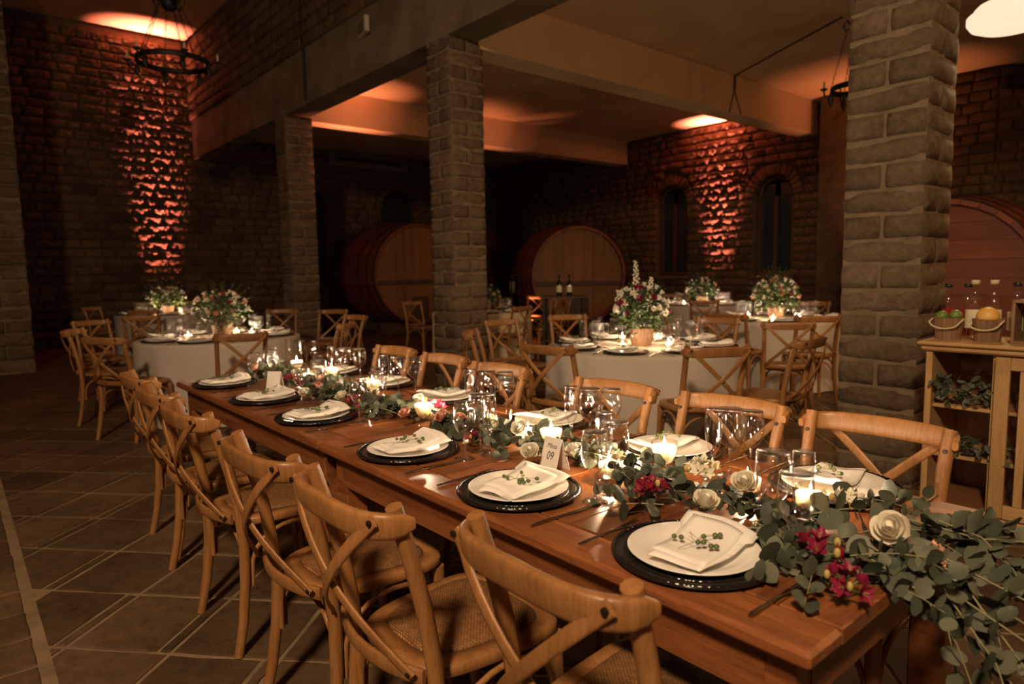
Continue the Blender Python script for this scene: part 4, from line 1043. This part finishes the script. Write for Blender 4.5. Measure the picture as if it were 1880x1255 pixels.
# ------------------------------------------------------------------ round tables
def round_table(key, n, a0, seed, zc=.77, cream=False, tall=1.0, ncand=4, cands=None, detail=True):
    cx, cy = T[key]; nm = TN[key]; r = random.Random(seed)
    t = thing('round_table', 'round table hidden under a cloth, '+nm[4:]+' itself', 'table', (cx, cy, 0), 0)
    part('tabletop', MB().lathe([(.0001, .735), (.74, .735), (.75, .74), (.75, .755), (.74, .7605), (.0001, .7605)], 48), 'darkwood', t)
    part('pedestal', MB().lathe([(.0001, 0), (.30, 0), (.30, .03), (.06, .06), (.05, .7), (.12, .734), (.0001, .7345)], 24), 'darkwood', t)
    # draped cloth
    N = 120; vs = []; fs = []; ph = [r.uniform(0, 6.28) for _ in range(4)]
    rings = [(.0, .7645, 0), (.4, .7645, 0), (.75, .7645, 0), (.762, .758, 0), (.766, .73, .05), (.766, .6, .35), (.766, .4, .7), (.77, .2, 1), (.785, .012, 1.15)]
    for k, (rad, z, f) in enumerate(rings):
        for i in range(N):
            a = 2*PI*i/N; w = (math.sin(a*11+ph[0])+.6*math.sin(a*17+ph[1])+.5*math.sin(a*7+ph[2]))*.016*f
            rr = max(rad, .0001)+w-(.02*f if f else 0)*0; vs.append((rr*math.cos(a), rr*math.sin(a), z))
    for k in range(len(rings)-1):
        for i in range(N): j = (i+1) % N; fs.append((k*N+i, k*N+j, (k+1)*N+j, (k+1)*N+i))
    cl = part('tablecloth', MB().add(vs, fs, True), 'cream' if cream else 'cloth', None, (cx, cy, 0)); tag(cl, 'floor-length %s tablecloth draped over %s' % ('cream' if cream else 'taupe linen', nm), 'tablecloth', 'round tablecloths')
    z = .7652
    cdir = math.atan2(-cy, -cx)
    pos = ['near edge', 'near right edge', 'right edge', 'far right edge', 'far edge', 'far left edge', 'left edge', 'near left edge', 'left-hand rear']
    for i in range(n):
        a = cdir+a0+2*PI*i/n; ux, uy = math.cos(a), math.sin(a); px, py = cx+ux*.565, cy+uy*.565; rz = a+PI/2+PI
        w = pos[int(round(((a-cdir) % (2*PI))/(2*PI)*8)) % 8] if n <= 8 else pos[i]
        lb = lambda s: '%s at the %s of %s' % (s, w, nm)
        clone('charger', make_charger, (px, py, z), 0, lb('black charger'), 'chargers on '+nm)
        clone('plate', make_plate, (px, py, z+.0063), 0, lb('white plate on charger'), 'plates on '+nm)
        clone('napkin%d' % (i % 3), lambda: make_napkin(i % 3), (px, py, z+.0235), rz+.3, lb('folded white napkin'), 'napkins on '+nm)
        if detail:
            clone('sprig%d' % (i % 3), lambda: make_sprig(i % 3+3), (px, py, z+.045), rz+i, lb('berry sprig'), 'berry sprigs on '+nm)
            clone('knife', make_knife, (cx+ux*.62-uy*-.20, cy+uy*.62+ux*-.20, z), rz, lb('silver knife'), 'knives on '+nm)
            clone('fork', make_fork, (cx+ux*.62-uy*.20, cy+uy*.62+ux*.20, z), rz, lb('silver fork'), 'forks on '+nm)
        for kd, rr, da, s in (('wine_glass', .41, -.16, 'stemmed wine glass'), ('water_goblet', .37, .10, 'large water goblet'), ('champagne_flute', .47, .28, 'slim champagne flute')):
            clone(kd, (lambda k=kd: make_glass(k)), (cx+rr*math.cos(a+da), cy+rr*math.sin(a+da), z), i, lb(s), s+' on '+nm)
    for j, (x, y) in enumerate(cands):
        d = math.hypot(x-cx, y-cy)
        if d > .42: x = cx+(x-cx)*.30/d; y = cy+(y-cy)*.30/d
        candle(x, y, z, 'tall' if j % 2 else 'low', '%s lit votive candle on %s' % (['front', 'right-hand', 'rear', 'left-hand'][j % 4], nm), 'candles on '+nm, 1.4)
def bouquet(x, y, z0, key, rad, hgt, pal, spires, seed, nfl=34, pot=True):
    nm = TN[key]; r = random.Random(seed)
    t = thing('flower_arrangement', 'mixed %s flower centrepiece on %s' % ('white and burgundy' if pal == 0 else 'white, pink and magenta', nm), 'flowers', (x, y, z0), 0, 'round table centrepieces')
    part('pot', MB().lathe([(.0001, 0), (.075, 0), (.078, .005), (.10, .13), (.098, .14), (.09, .135), (.0001, .12)], 24), 'pot', t)
    cz = .13+hgt*.30; mb = MB()
    for k in range(620):
        a = r.uniform(0, 2*PI); el = math.asin(r.uniform(-.85, 1)); rr = r.uniform(.6, 1.12)
        p = Vector((math.cos(a)*math.cos(el)*rad*rr, math.sin(a)*math.cos(el)*rad*rr, cz+math.sin(el)*hgt*.42*rr))
        if p.z < .02: continue
        me, vs, fs = LF[k % 7]; e = Euler((r.uniform(-1, 1), r.uniform(-1, 1), r.uniform(0, 6.3))).to_matrix().to_4x4(); s = r.uniform(.025, .055)
        mb.add(vs, fs, True, Matrix.Translation(p) @ e @ Matrix.Diagonal((s*.55, s, s, 1)))
    for k in range(26):   # fine twigs sticking out
        a = r.uniform(0, 2*PI); el = r.uniform(.1, 1.4); d = Vector((math.cos(a)*math.cos(el), math.sin(a)*math.cos(el), math.sin(el))); L = rad*r.uniform(1.1, 1.5)
        p0 = Vector((0, 0, cz)); p1 = p0+d*L; mb.tube([p0, p0.lerp(p1, .6)+Vector((0, 0, .01)), p1], .0018, 4)
        for q in range(7):
            me, vs, fs = LF[q]; pp = p0.lerp(p1, .6+.06*q); e = Euler((r.uniform(-1, 1), r.uniform(-1, 1), r.uniform(0, 6.3))).to_matrix().to_4x4()
            mb.add(vs, fs, True, Matrix.Translation(pp) @ e @ Matrix.Diagonal((.012, .022, .022, 1)))
    stuff(part('foliage', mb, 'dkleaf', t))
    BL = {}
    def bloom(mat):
        if mat not in BL:
            b = MB()
            for ring, (n, el, ln) in enumerate(((1, 90, .3), (5, 70, .8), (6, 40, .95))):
                me, vs, fs = pmesh('rose1', mat, (1, .84, .35, .5))
                for q in range(n): b.add(vs, fs, True, Matrix.Rotation(2*PI*q/n+ring, 4, 'Z') @ Matrix.Rotation(R(el), 4, 'X') @ Matrix.Scale(ln, 4))
            b.ball((0, 0, .25), .32, 8, 6); BL[mat] = b.mesh('bloom'); BL[mat].materials.append(MT[mat])
        return BL[mat]
    mats = ['white']*7+(['burgundy']*2 if pal == 0 else ['burgundy', 'magenta', 'blush', 'blush'])
    for k in range(nfl):
        a = 2.4*k+r.uniform(-.3, .3); el = math.asin(r.uniform(-.15, .95)); s = r.uniform(.030, .046)*(1.15 if pal == 0 else 1); m_ = r.choice(mats)
        d = Vector((math.cos(a)*math.cos(el), math.sin(a)*math.cos(el), math.sin(el))); p = Vector((d.x*rad*.98, d.y*rad*.98, cz+d.z*hgt*.45))
        o = link('bloom', bloom(m_), t); o.matrix_local = Matrix.Translation(p) @ d.to_track_quat('Z', 'Y').to_matrix().to_4x4() @ Matrix.Scale(s, 4)
    for (sx, sy, h) in spires:
        b = MB(); b.tube([(sx*.6, sy*.6, cz), (sx, sy, cz+h)], .003, 5)
        for q in range(34):
            f = q/34; a = q*2.4; rr = .026*(1-f*.75)+.004; zz = cz+h*(.32+.68*f); c = (sx*(.75+.25*f)+rr*math.cos(a), sy*(.75+.25*f)+rr*math.sin(a), zz)
            b.ball(c, .013*(1-.5*f), 6, 4)
        part('flower_spire', b, 'white', t)
    return t
round_table('B', 8, R(-12), 1, cands=[(-3.31, 3.90), (-3.03, 4.10), (-3.45, 4.52), (-3.65, 4.30)])
bouquet(-3.36, 4.19, .766, 'B', .20, .46, 0, [(-.03, -.04, .40), (.05, .06, .27), (-.14, -.12, .17)], 5, 52)
round_table('A', 8, R(-20), 2, cands=[(-7.1, 1.80), (-6.80, 2.32), (-7.2, 2.3)])
bouquet(-6.95, 2.08, .766, 'A', .25, .44, 1, [(.10, .12, .17)], 8, 56)
round_table('C', 8, R(8), 3, cands=[(-3.85, 7.15), (-4.25, 7.3), (-3.7, 7.45)])
bouquet(-3.98, 7.45, .766, 'C', .25, .45, 1, [(.0, .0, .24)], 9, 56)
round_table('D', 8, R(0), 4, cands=[(-6.75, 9.55), (-6.30, 9.6), (-6.4, 10.0)], detail=False)
bouquet(-6.54, 9.77, .766, 'D', .25, .42, 1, [(.0, .0, .20)], 10, 36)
round_table('E', 8, R(10), 5, cream=True, cands=[(-8.1, 6.1)], detail=False)
bouquet(-8.13, 6.34, .766, 'E', .22, .38, 0, [(.0, .0, .28)], 11, 26)
round_table('F', 8, R(5), 6, cands=[(-12.3, 2.6), (-12.2, 3.0)], detail=False)
bouquet(-12.41, 2.86, .766, 'F', .27, .42, 0, [(.0, .0, .18)], 12, 36)

# ------------------------------------------------------------------ barrels
def barrel(cx, cy, cz, axis_deg, Rh, L, label, planks=9, horiz=False, bar=True, hm='head'):
    """axis_deg: direction from the visible head towards the back; local y = axis"""
    t = thing('wine_cask', label, 'barrel', (cx, cy, 0), R(axis_deg-90), 'giant wooden casks')
    Rm = Rh*1.10; n = 32
    def rad(v): return Rh+(Rm-Rh)*math.sin(PI*v)
    for i in range(n):
        a0 = 2*PI*i/n+.003; a1 = 2*PI*(i+1)/n-.003; vs = []; fs = []; K = 6
        for k in range(K+1):
            v = k/K; r_ = rad(v)
            for rr, aa in ((r_, a0), (r_, a1), (r_-.06, a1), (r_-.06, a0)): vs.append((rr*math.cos(aa), L*v, cz+rr*math.sin(aa)))
        for k in range(K):
            for q in range(4): q2 = (q+1) % 4; fs.append((k*4+q, k*4+q2, k*4+4+q2, k*4+4+q))
        fs += [(0, 3, 2, 1), (K*4, K*4+1, K*4+2, K*4+3)]
        part('stave', MB().add(vs, fs), 'stave', t)
    for v in (.02, .14, .30, .70, .86, .98):
        r_ = rad(v)+.004; b = MB(); N = 48; vs = []; fs = []
        for i in range(N):
            a = 2*PI*i/N
            for rr, yy in ((r_, L*v-.03), (r_+.008, L*v-.03), (r_+.008, L*v+.03), (r_, L*v+.03)): vs.append((rr*math.cos(a), yy, cz+rr*math.sin(a)))
        for i in range(N):
            j = (i+1) % N
            for q in range(3): fs.append((i*4+q, j*4+q, j*4+q+1, i*4+q+1))
        part('hoop', b.add(vs, fs, True), 'hoop', t)
    hr = Rh-.065; w = 2*hr/planks
    for i in range(planks):
        x0 = -hr+w*i+.002; x1 = x0+w-.004; pts = []
        K = 5
        for k in range(K+1): x = x0+(x1-x0)*k/K; pts.append((x, math.sqrt(max(0, hr*hr-x*x))))
        ol = [(x, z) for x, z in pts]+[(x, -z) for x, z in pts[::-1]]; N = len(ol)
        if horiz: ol = [(z, x) for x, z in ol][::-1]
        yo = .07+.004*(i % 3); vs = [(x, yo, cz+z) for x, z in ol]+[(x, yo+.05, cz+z) for x, z in ol]
        fs = [tuple(range(N)), tuple(range(2*N-1, N-1, -1))]+[(k, N+k, N+(k+1) % N, (k+1) % N) for k in range(N)]
        part('head_plank', MB().add(vs, fs), hm, t)
    if bar:
        part('crossbar', MB().box((0, .035, cz-.16*Rh), (2*hr*.99, .07, .085), bev=.008), 'darkwood', t)
        part('hatch', MB().box((0, .05, cz-.68*Rh), (.42, .05, .5), bev=.02), 'darkwood', t)
        part('tap', MB().tube([(0, .06, cz-.83*Rh), (0, -.08, cz-.83*Rh), (0, -.10, cz-.90*Rh)], .018, 8), 'brass', t)
    for v in (.22, .78):
        zc = cz-rad(v); b = MB(); b.box((0, L*v, max(.04, (zc+.10)/2)), (Rh*1.5, .22, max(.08, zc+.10)))
        part('cradle_beam', b, 'darkwood', t)
    return t
barrel(-13.0, 8.30, 1.36, 176, 1.13, 2.35, 'huge wooden cask seen between the left and middle pillars')
barrel(-10.16, 10.55, 1.26, 152, 1.07, 2.1, 'huge round cask in the corner right of the middle pillar')
barrel(-2.78, 8.95, 1.10, 92, 1.02, 2.2, 'reddish giant cask behind the cabinet at the right edge', horiz=True, bar=False, hm='stave')

# small bistro table with bottles by the corner barrel
bt = thing('bar_table', 'small dark high table carrying two wine bottles before the corner cask', 'table', (-7.02, 6.93, 0), R(40))
part('top', MB().box((0, 0, .985), (.62, .40, .03), bev=.006), 'darkwood', bt)
for sx in (-1, 1):
    for sy in (-1, 1): part('leg', MB().box((sx*.26, sy*.16, .484), (.03, .03, .966)), 'iron', bt)
part('shelf', MB().box((0, 0, .35), (.5, .3, .02)), 'darkwood', bt)
def bottle(x, y, z, r_, h, mat, label, neck=.013, cap='black', shoulder=.62, lab=True, cat='bottle', liquid=None):
    t = thing('bottle', label, cat, (x, y, z))
    part('glass_body', MB().lathe([(.0001, 0), (r_*.95, 0), (r_, .006), (r_, h*shoulder), (r_*.75, h*(shoulder+.07)), (neck*1.15, h*(shoulder+.17)), (neck, h*.9), (neck*1.1, h*.91), (neck*1.1, h*.95), (.0001, h*.95)], 20), mat, t)
    part('cap', MB().lathe([(.0001, h*.93), (neck*1.5, h*.93), (neck*1.5, h), (.0001, h)], 14), cap, t)
    if liquid: part('liquid', MB().lathe([(.0001, .005), (r_*.9, .006), (r_*.9, h*shoulder*.85), (.0001, h*shoulder*.85)], 18), liquid, t)
    if lab: part('label', MB().lathe([(r_+.0008, h*.18), (r_+.001, h*.19), (r_+.001, h*.48), (r_+.0008, h*.49)], 20), 'paper', t)
    return t
bottle(-7.03, 6.87, 1.0, .038, .31, 'green', 'left wine bottle on the small high table', shoulder=.58)
bottle(-6.93, 6.98, 1.0, .038, .31, 'green', 'right wine bottle on the small high table', shoulder=.58)
ib = thing('wire_lantern', 'dark square wire lantern standing left of the corner cask', 'lantern', (-8.9, 7.55, 0))
for sx in (-1, 1):
    for sy in (-1, 1): part('post', MB().box((sx*.09, sy*.09, .65), (.015, .015, 1.3)), 'iron', ib)
part('top_plate', MB().box((0, 0, 1.31), (.21, .21, .02)), 'iron', ib); part('shelf', MB().box((0, 0, 1.0), (.2, .2, .015)), 'iron', ib)
part('holder', MB().lathe([(.0001, 1.01), (.05, 1.01), (.055, 1.2), (.05, 1.2), (.045, 1.02), (.0001, 1.02)], 16), 'acbody', ib)

# ------------------------------------------------------------------ cabinet on the right
CX0, CX1, CY0, CY1 = -1.245, .15, 3.9, 4.36
cb = thing('cabinet', 'pale pine cabinet with open shelves and glazed door at the right edge', 'cabinet', (0, 0, 0))
def cbx(name, x0, x1, y0, y1, z0, z1, mat='pine', bev=.003, parent=cb):
    return part(name, MB().box(((x0+x1)/2, (y0+y1)/2, (z0+z1)/2), (x1-x0, y1-y0, z1-z0), bev=bev), mat, parent)
cbx('plinth', CX0+.03, CX1, CY0+.05, CY1, .0, .055, 'darkwood')
cbx('base_moulding', CX0-.02, CX1+.02, CY0-.025, CY1, .055, .10, 'pinex', .008)
cbx('top', CX0-.035, CX1+.03, CY0-.035, CY1, .945, .965, 'pinex', .006)
cbx('cornice', CX0-.02, CX1+.02, CY0-.02, CY1, .915, .944, 'pinex', .009)
cbx('side_panel', CX0, CX0+.03, CY0+.001, CY1, .101, .914)
cbx('side_panel', CX1-.03, CX1, CY0+.001, CY1, .101, .914)
cbx('divider', -.955, -.935, CY0+.02, CY1-.02, .101, .914)
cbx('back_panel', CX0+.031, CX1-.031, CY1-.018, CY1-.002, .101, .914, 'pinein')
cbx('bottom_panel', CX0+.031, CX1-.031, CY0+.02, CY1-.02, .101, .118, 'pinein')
for z in (.365, .625): cbx('shelf', CX0+.031, -.956, CY0+.03, CY1-.019, z-.009, z+.009, 'pinex'); cbx('shelf', -.934, CX1-.031, CY0+.03, CY1-.019, z-.009, z+.009, 'pinex')
dr = part('door', MB().box((-.905, CY0-.010, .507), (.062, .022, .800), bev=.004), 'pine', cb)
for nm, x0, x1, z0, z1, m_ in (('stile', -.476, -.414, .107, .907, 'pine'), ('rail', -.873, -.477, .845, .907, 'pinex'), ('rail', -.873, -.477, .107, .175, 'pinex'), ('muntin', -.835, -.80, .176, .844, 'pine'), ('pane', -.86, -.49, .178, .842, None)):
    if m_: part(nm, MB().box(((x0+x1)/2, CY0-.010, (z0+z1)/2), (x1-x0, .022 if nm != 'muntin' else .016, z1-z0), bev=.003), m_, dr)
    else: part(nm, MB().box(((x0+x1)/2, CY0-.004, (z0+z1)/2), (x1-x0, .003, z1-z0)), 'glass', dr)
def foliage(x, y, z, rx, ry, rz_, n, label, seed, size=.05):
    r = random.Random(seed); t = thing('eucalyptus_bunch', label, 'foliage', (x, y, z), 0, 'greenery in the cabinet')
    part('stems', MB().tube([(-rx*.8, 0, 0), (0, -.02, rz_*.3), (rx*.8, -.03, -.02)], .004, 5), 'twig', t); mb = MB()
    for k in range(n):
        p = Vector((r.uniform(-1, 1)*rx, r.uniform(-1, .5)*ry, r.uniform(-.6, 1)*rz_)); e = Euler((r.uniform(-1.2, 1.2), r.uniform(-1, 1), r.uniform(0, 6.3))).to_matrix().to_4x4(); s = size*r.uniform(.6, 1.2)
        M = Matrix.Translation(p) @ e @ Matrix.Diagonal((s*.75, s, s, 1)); me, vs, fs = LF[k % 7]
        if k < 60: o = link('leaf', me, t); o.matrix_local = M
        else: mb.add(vs, fs, True, M)
    if mb.f: stuff(part('leaves', mb, 'leaf', t))
foliage(-1.09, 3.98, .70, .12, .10, .07, 110, 'eucalyptus bunch spilling from the upper open cabinet shelf', 1)
foliage(-1.02, 3.99, .41, .13, .10, .045, 90, 'eucalyptus bunch on the lower open cabinet shelf', 2)
foliage(-.72, 4.05, .42, .10, .08, .05, 50, 'greenery behind the cabinet door on the lower shelf', 3)
foliage(-.78, 4.05, .68, .06, .08, .05, 40, 'greenery behind the cabinet door on the upper shelf', 4)
def bucket(x, y, label, seed):
    t = thing('wooden_bucket', label, 'bucket', (x, y, .9652)); n = 18
    for i in range(n):
        a0 = 2*PI*i/n+.01; a1 = 2*PI*(i+1)/n-.01; vs = []
        for rr, z in ((.058, 0), (.070, .115)):
            for q, aa in ((rr, a0), (rr, a1), (rr-.006, a1), (rr-.006, a0)): vs.append((q*math.cos(aa), q*math.sin(aa), z))
        part('stave', MB().add(vs, [(0, 3, 2, 1), (4, 5, 6, 7), (0, 1, 5, 4), (1, 2, 6, 5), (2, 3, 7, 6), (3, 0, 4, 7)]), 'pot_dk', t)
    part('bottom', MB().lathe([(.0001, .004), (.052, .004), (.052, .012), (.0001, .012)], 18), 'pot_dk', t)
    pts = [(.073*math.cos(a), -.075-.004*math.sin(a), .105-.045*math.sin(a)) for a in [PI*i/12 for i in range(13)]]
    pts[0] = (.072, -.02, .108); pts[-1] = (-.072, -.02, .108)
    part('rope_handle', MB().tube(pts, .0045, 6), 'rope', t); return t
MT['pot_dk'] = wood('bucket_wood', (.20, .105, .045), (.30, .17, .08), .6, 2)
bucket(-1.195, 4.06, 'left small wooden bucket of limes with a rope handle', 1)
bucket(-1.02, 4.06, 'right small wooden bucket of citrus with a rope handle', 2)
def fruit(x, y, z, r_, mat, nm, label): 
    t = thing(nm, label, 'fruit', (x, y, z)); part('skin', MB().ball((0, 0, 0), r_, 16, 10, .95), mat, t)
    part('stem_end', MB().ball((0, 0, r_*.94), .004, 6, 4), 'dkleaf', t)
fruit(-1.222, 4.04, 1.09, .028, 'lime', 'lime', 'left green lime in the left bucket'); fruit(-1.165, 4.06, 1.094, .030, 'lime', 'lime', 'right green lime in the left bucket')
fruit(-1.02, 4.05, 1.092, .052, 'orange', 'orange', 'large pale orange fruit in the right bucket')
for x, y, r_, h, m_, lb, lq in [(-1.245, 4.20, .030, .29, 'glass', 'leftmost red liqueur bottle with black cap on the cabinet', 'redliq'), (-1.165, 4.24, .030, .29, 'glass', 'second red liqueur bottle with black cap on the cabinet', 'redliq'),
        (-1.115, 4.18, .040, .31, 'glass', 'clear bottle with pale label behind the left bucket', None), (-1.04, 4.22, .036, .31, 'glass', 'clear bottle with pale label behind the right bucket', None),
        (-.925, 4.15, .036, .30, 'glass', 'clear bottle with black cap right of the buckets', None)]:
    bottle(x, y, .9652, r_, h, m_, lb, liquid=lq, lab=lq is None, cap='black' if 'black' in lb else 'rope')
cr = thing('wooden_crate', 'small dark wooden crate standing on the cabinet at the right edge', 'crate', (-.80, 4.07, .9652))
for s in (-1, 1): part('side', MB().box((s*.10, 0, .1), (.014, .16, .2), bev=.002), 'pot_dk', cr)
part('top', MB().box((0, 0, .208), (.214, .16, .014), bev=.002), 'pot_dk', cr); part('base', MB().box((0, 0, .007), (.185, .16, .014)), 'pot_dk', cr); part('back', MB().box((0, .07, .1), (.185, .01, .17)), 'darkwood', cr)
bottle(-.84, 4.05, 1.181, .024, .12, 'glass', 'small round stoppered bottle on top of the crate', neck=.010, cap='glass', shoulder=.45, lab=False)
bottle(-.885, 4.22, .9652, .03, .22, 'redliq', 'small amber-red bottle left of the crate', lab=False)

# ------------------------------------------------------------------ chandeliers, lamp, air conditioner, sign
def chandelier(x, y, zr, ztop, rad, label, n=6):
    t = thing('chandelier', label, 'chandelier', (x, y, zr))
    ring = [(rad*math.cos(2*PI*i/36), rad*math.sin(2*PI*i/36), 0) for i in range(37)]
    part('ring', MB().tube(ring, .02, 8, sx=(.035, .010), up=(0, 0, 1)), 'iron', t)
    H = ztop-zr; part('rod', MB().tube([(0, 0, .95), (0, 0, H)], .012, 8), 'iron', t)
    part('crown', MB().lathe([(.03, .62), (.09, .66), (.10, .74), (.05, .84), (.03, .98)], 16), 'iron', t)
    for k in range(n):
        a = 2*PI*k/n; ca, sa = math.cos(a), math.sin(a); P0 = Vector((rad*ca, rad*sa, .03)); P1 = Vector((.15*ca, .15*sa, .66)); b = MB()
        sc = MB().tube([(.09*ca, .09*sa, .72), (.15*ca, .15*sa, .80), (.19*ca, .19*sa, .74), (.16*ca, .16*sa, .67), (.12*ca, .12*sa, .70)], .010, 6); part('scroll', sc, 'iron', t)
        m_ = 12
        for i in range(m_):
            c = P0.lerp(P1, (i+.5)/m_); d = (P1-P0)/m_*.62; s = Vector((-sa, ca, 0)) if i % 2 else Vector((ca, sa, 0)); pts = [c+d*.9*math.cos(q*PI/4)+s*.012*math.sin(q*PI/4) for q in range(9)]; b.tube(pts, .0035, 4)
        part('chain', b, 'iron', t)
        ar = part('arm', MB().tube([(rad*ca, rad*sa, -.02), (rad*1.10*ca, rad*1.10*sa, -.10), (rad*1.26*ca, rad*1.26*sa, -.06), (rad*1.28*ca, rad*1.28*sa, .0)], .011, 6), 'iron', t)
        part('drip_cup', MB().lathe([(.0001, 0), (.03, 0), (.045, .02), (.04, .02), (.0001, .008)], 14, (rad*1.28*ca, rad*1.28*sa, 0)), 'iron', ar)
        part('candle_tube', MB().lathe([(.013, .01), (.013, .09), (.006, .10), (.0001, .13)], 10, (rad*1.28*ca, rad*1.28*sa, 0)), 'rope', ar)
        part('leaf_drop', MB().tube([(rad*ca, rad*sa, -.03), (rad*ca*1.02, rad*sa*1.02, -.13), (rad*ca, rad*sa, -.2)], [.012, .035, .004], 6), 'iron', t)
    return t
chandelier(-9.5, 2.45, 4.10, 6.45, .42, 'black wrought-iron ring chandelier on chains hanging at the top left')
chandelier(-3.62, 8.62, 3.50, 4.48, .30, 'brass-toned chandelier mostly hidden behind the near pillar', 5)
lp = thing('ceiling_lamp', 'bright round opal dish lamp glowing at the top right corner', 'lamp', (-1.46, 5.97, 3.10))
part('diffuser', MB().lathe([(.0001, -.080), (.10, -.078), (.19, -.066), (.25, -.038), (.275, 0), (.275, .04), (.262, .052), (.0001, .053)], 48), 'lampglass', lp)
part('collar', MB().lathe([(.0001, .054), (.18, .054), (.18, .062), (.0001, .062)], 32), 'lampbody', lp)
part('upper_ring', MB().lathe([(.0001, .063), (.23, .063), (.232, .085), (.21, .108), (.0001, .109)], 48), 'lampglass', lp)
part('suspension_rod', MB().tube([(0, 0, .106), (0, 0, 1.40)], .008, 8), 'iron', lp)
ac = thing('air_conditioner', 'long dim air-conditioner unit high on the back wall between pillars', 'air conditioner', (-15.86, 8.62, 4.28))
part('casing', MB().box((0, 0, 0), (.24, 2.25, .42), bev=.03), 'acbody', ac); part('outlet', MB().box((.125, 0, -.02), (.02, 1.75, .10)), 'dark', ac)
for k in range(3): part('louvre', MB().box((.135, 0, -.05+.03*k), (.012, 1.72, .006)), 'acbody', ac)
ex = thing('exit_sign', 'small boxed exit sign fixed to the concrete beam', 'sign', (-8.0, 4.365, 4.52), R(-14))
part('box', MB().box((0, 0, 0), (.34, .06, .20), bev=.006), 'signbox', ex); part('face', MB().box((-.015, -.033, 0), (.27, .006, .15)), 'sign', ex)
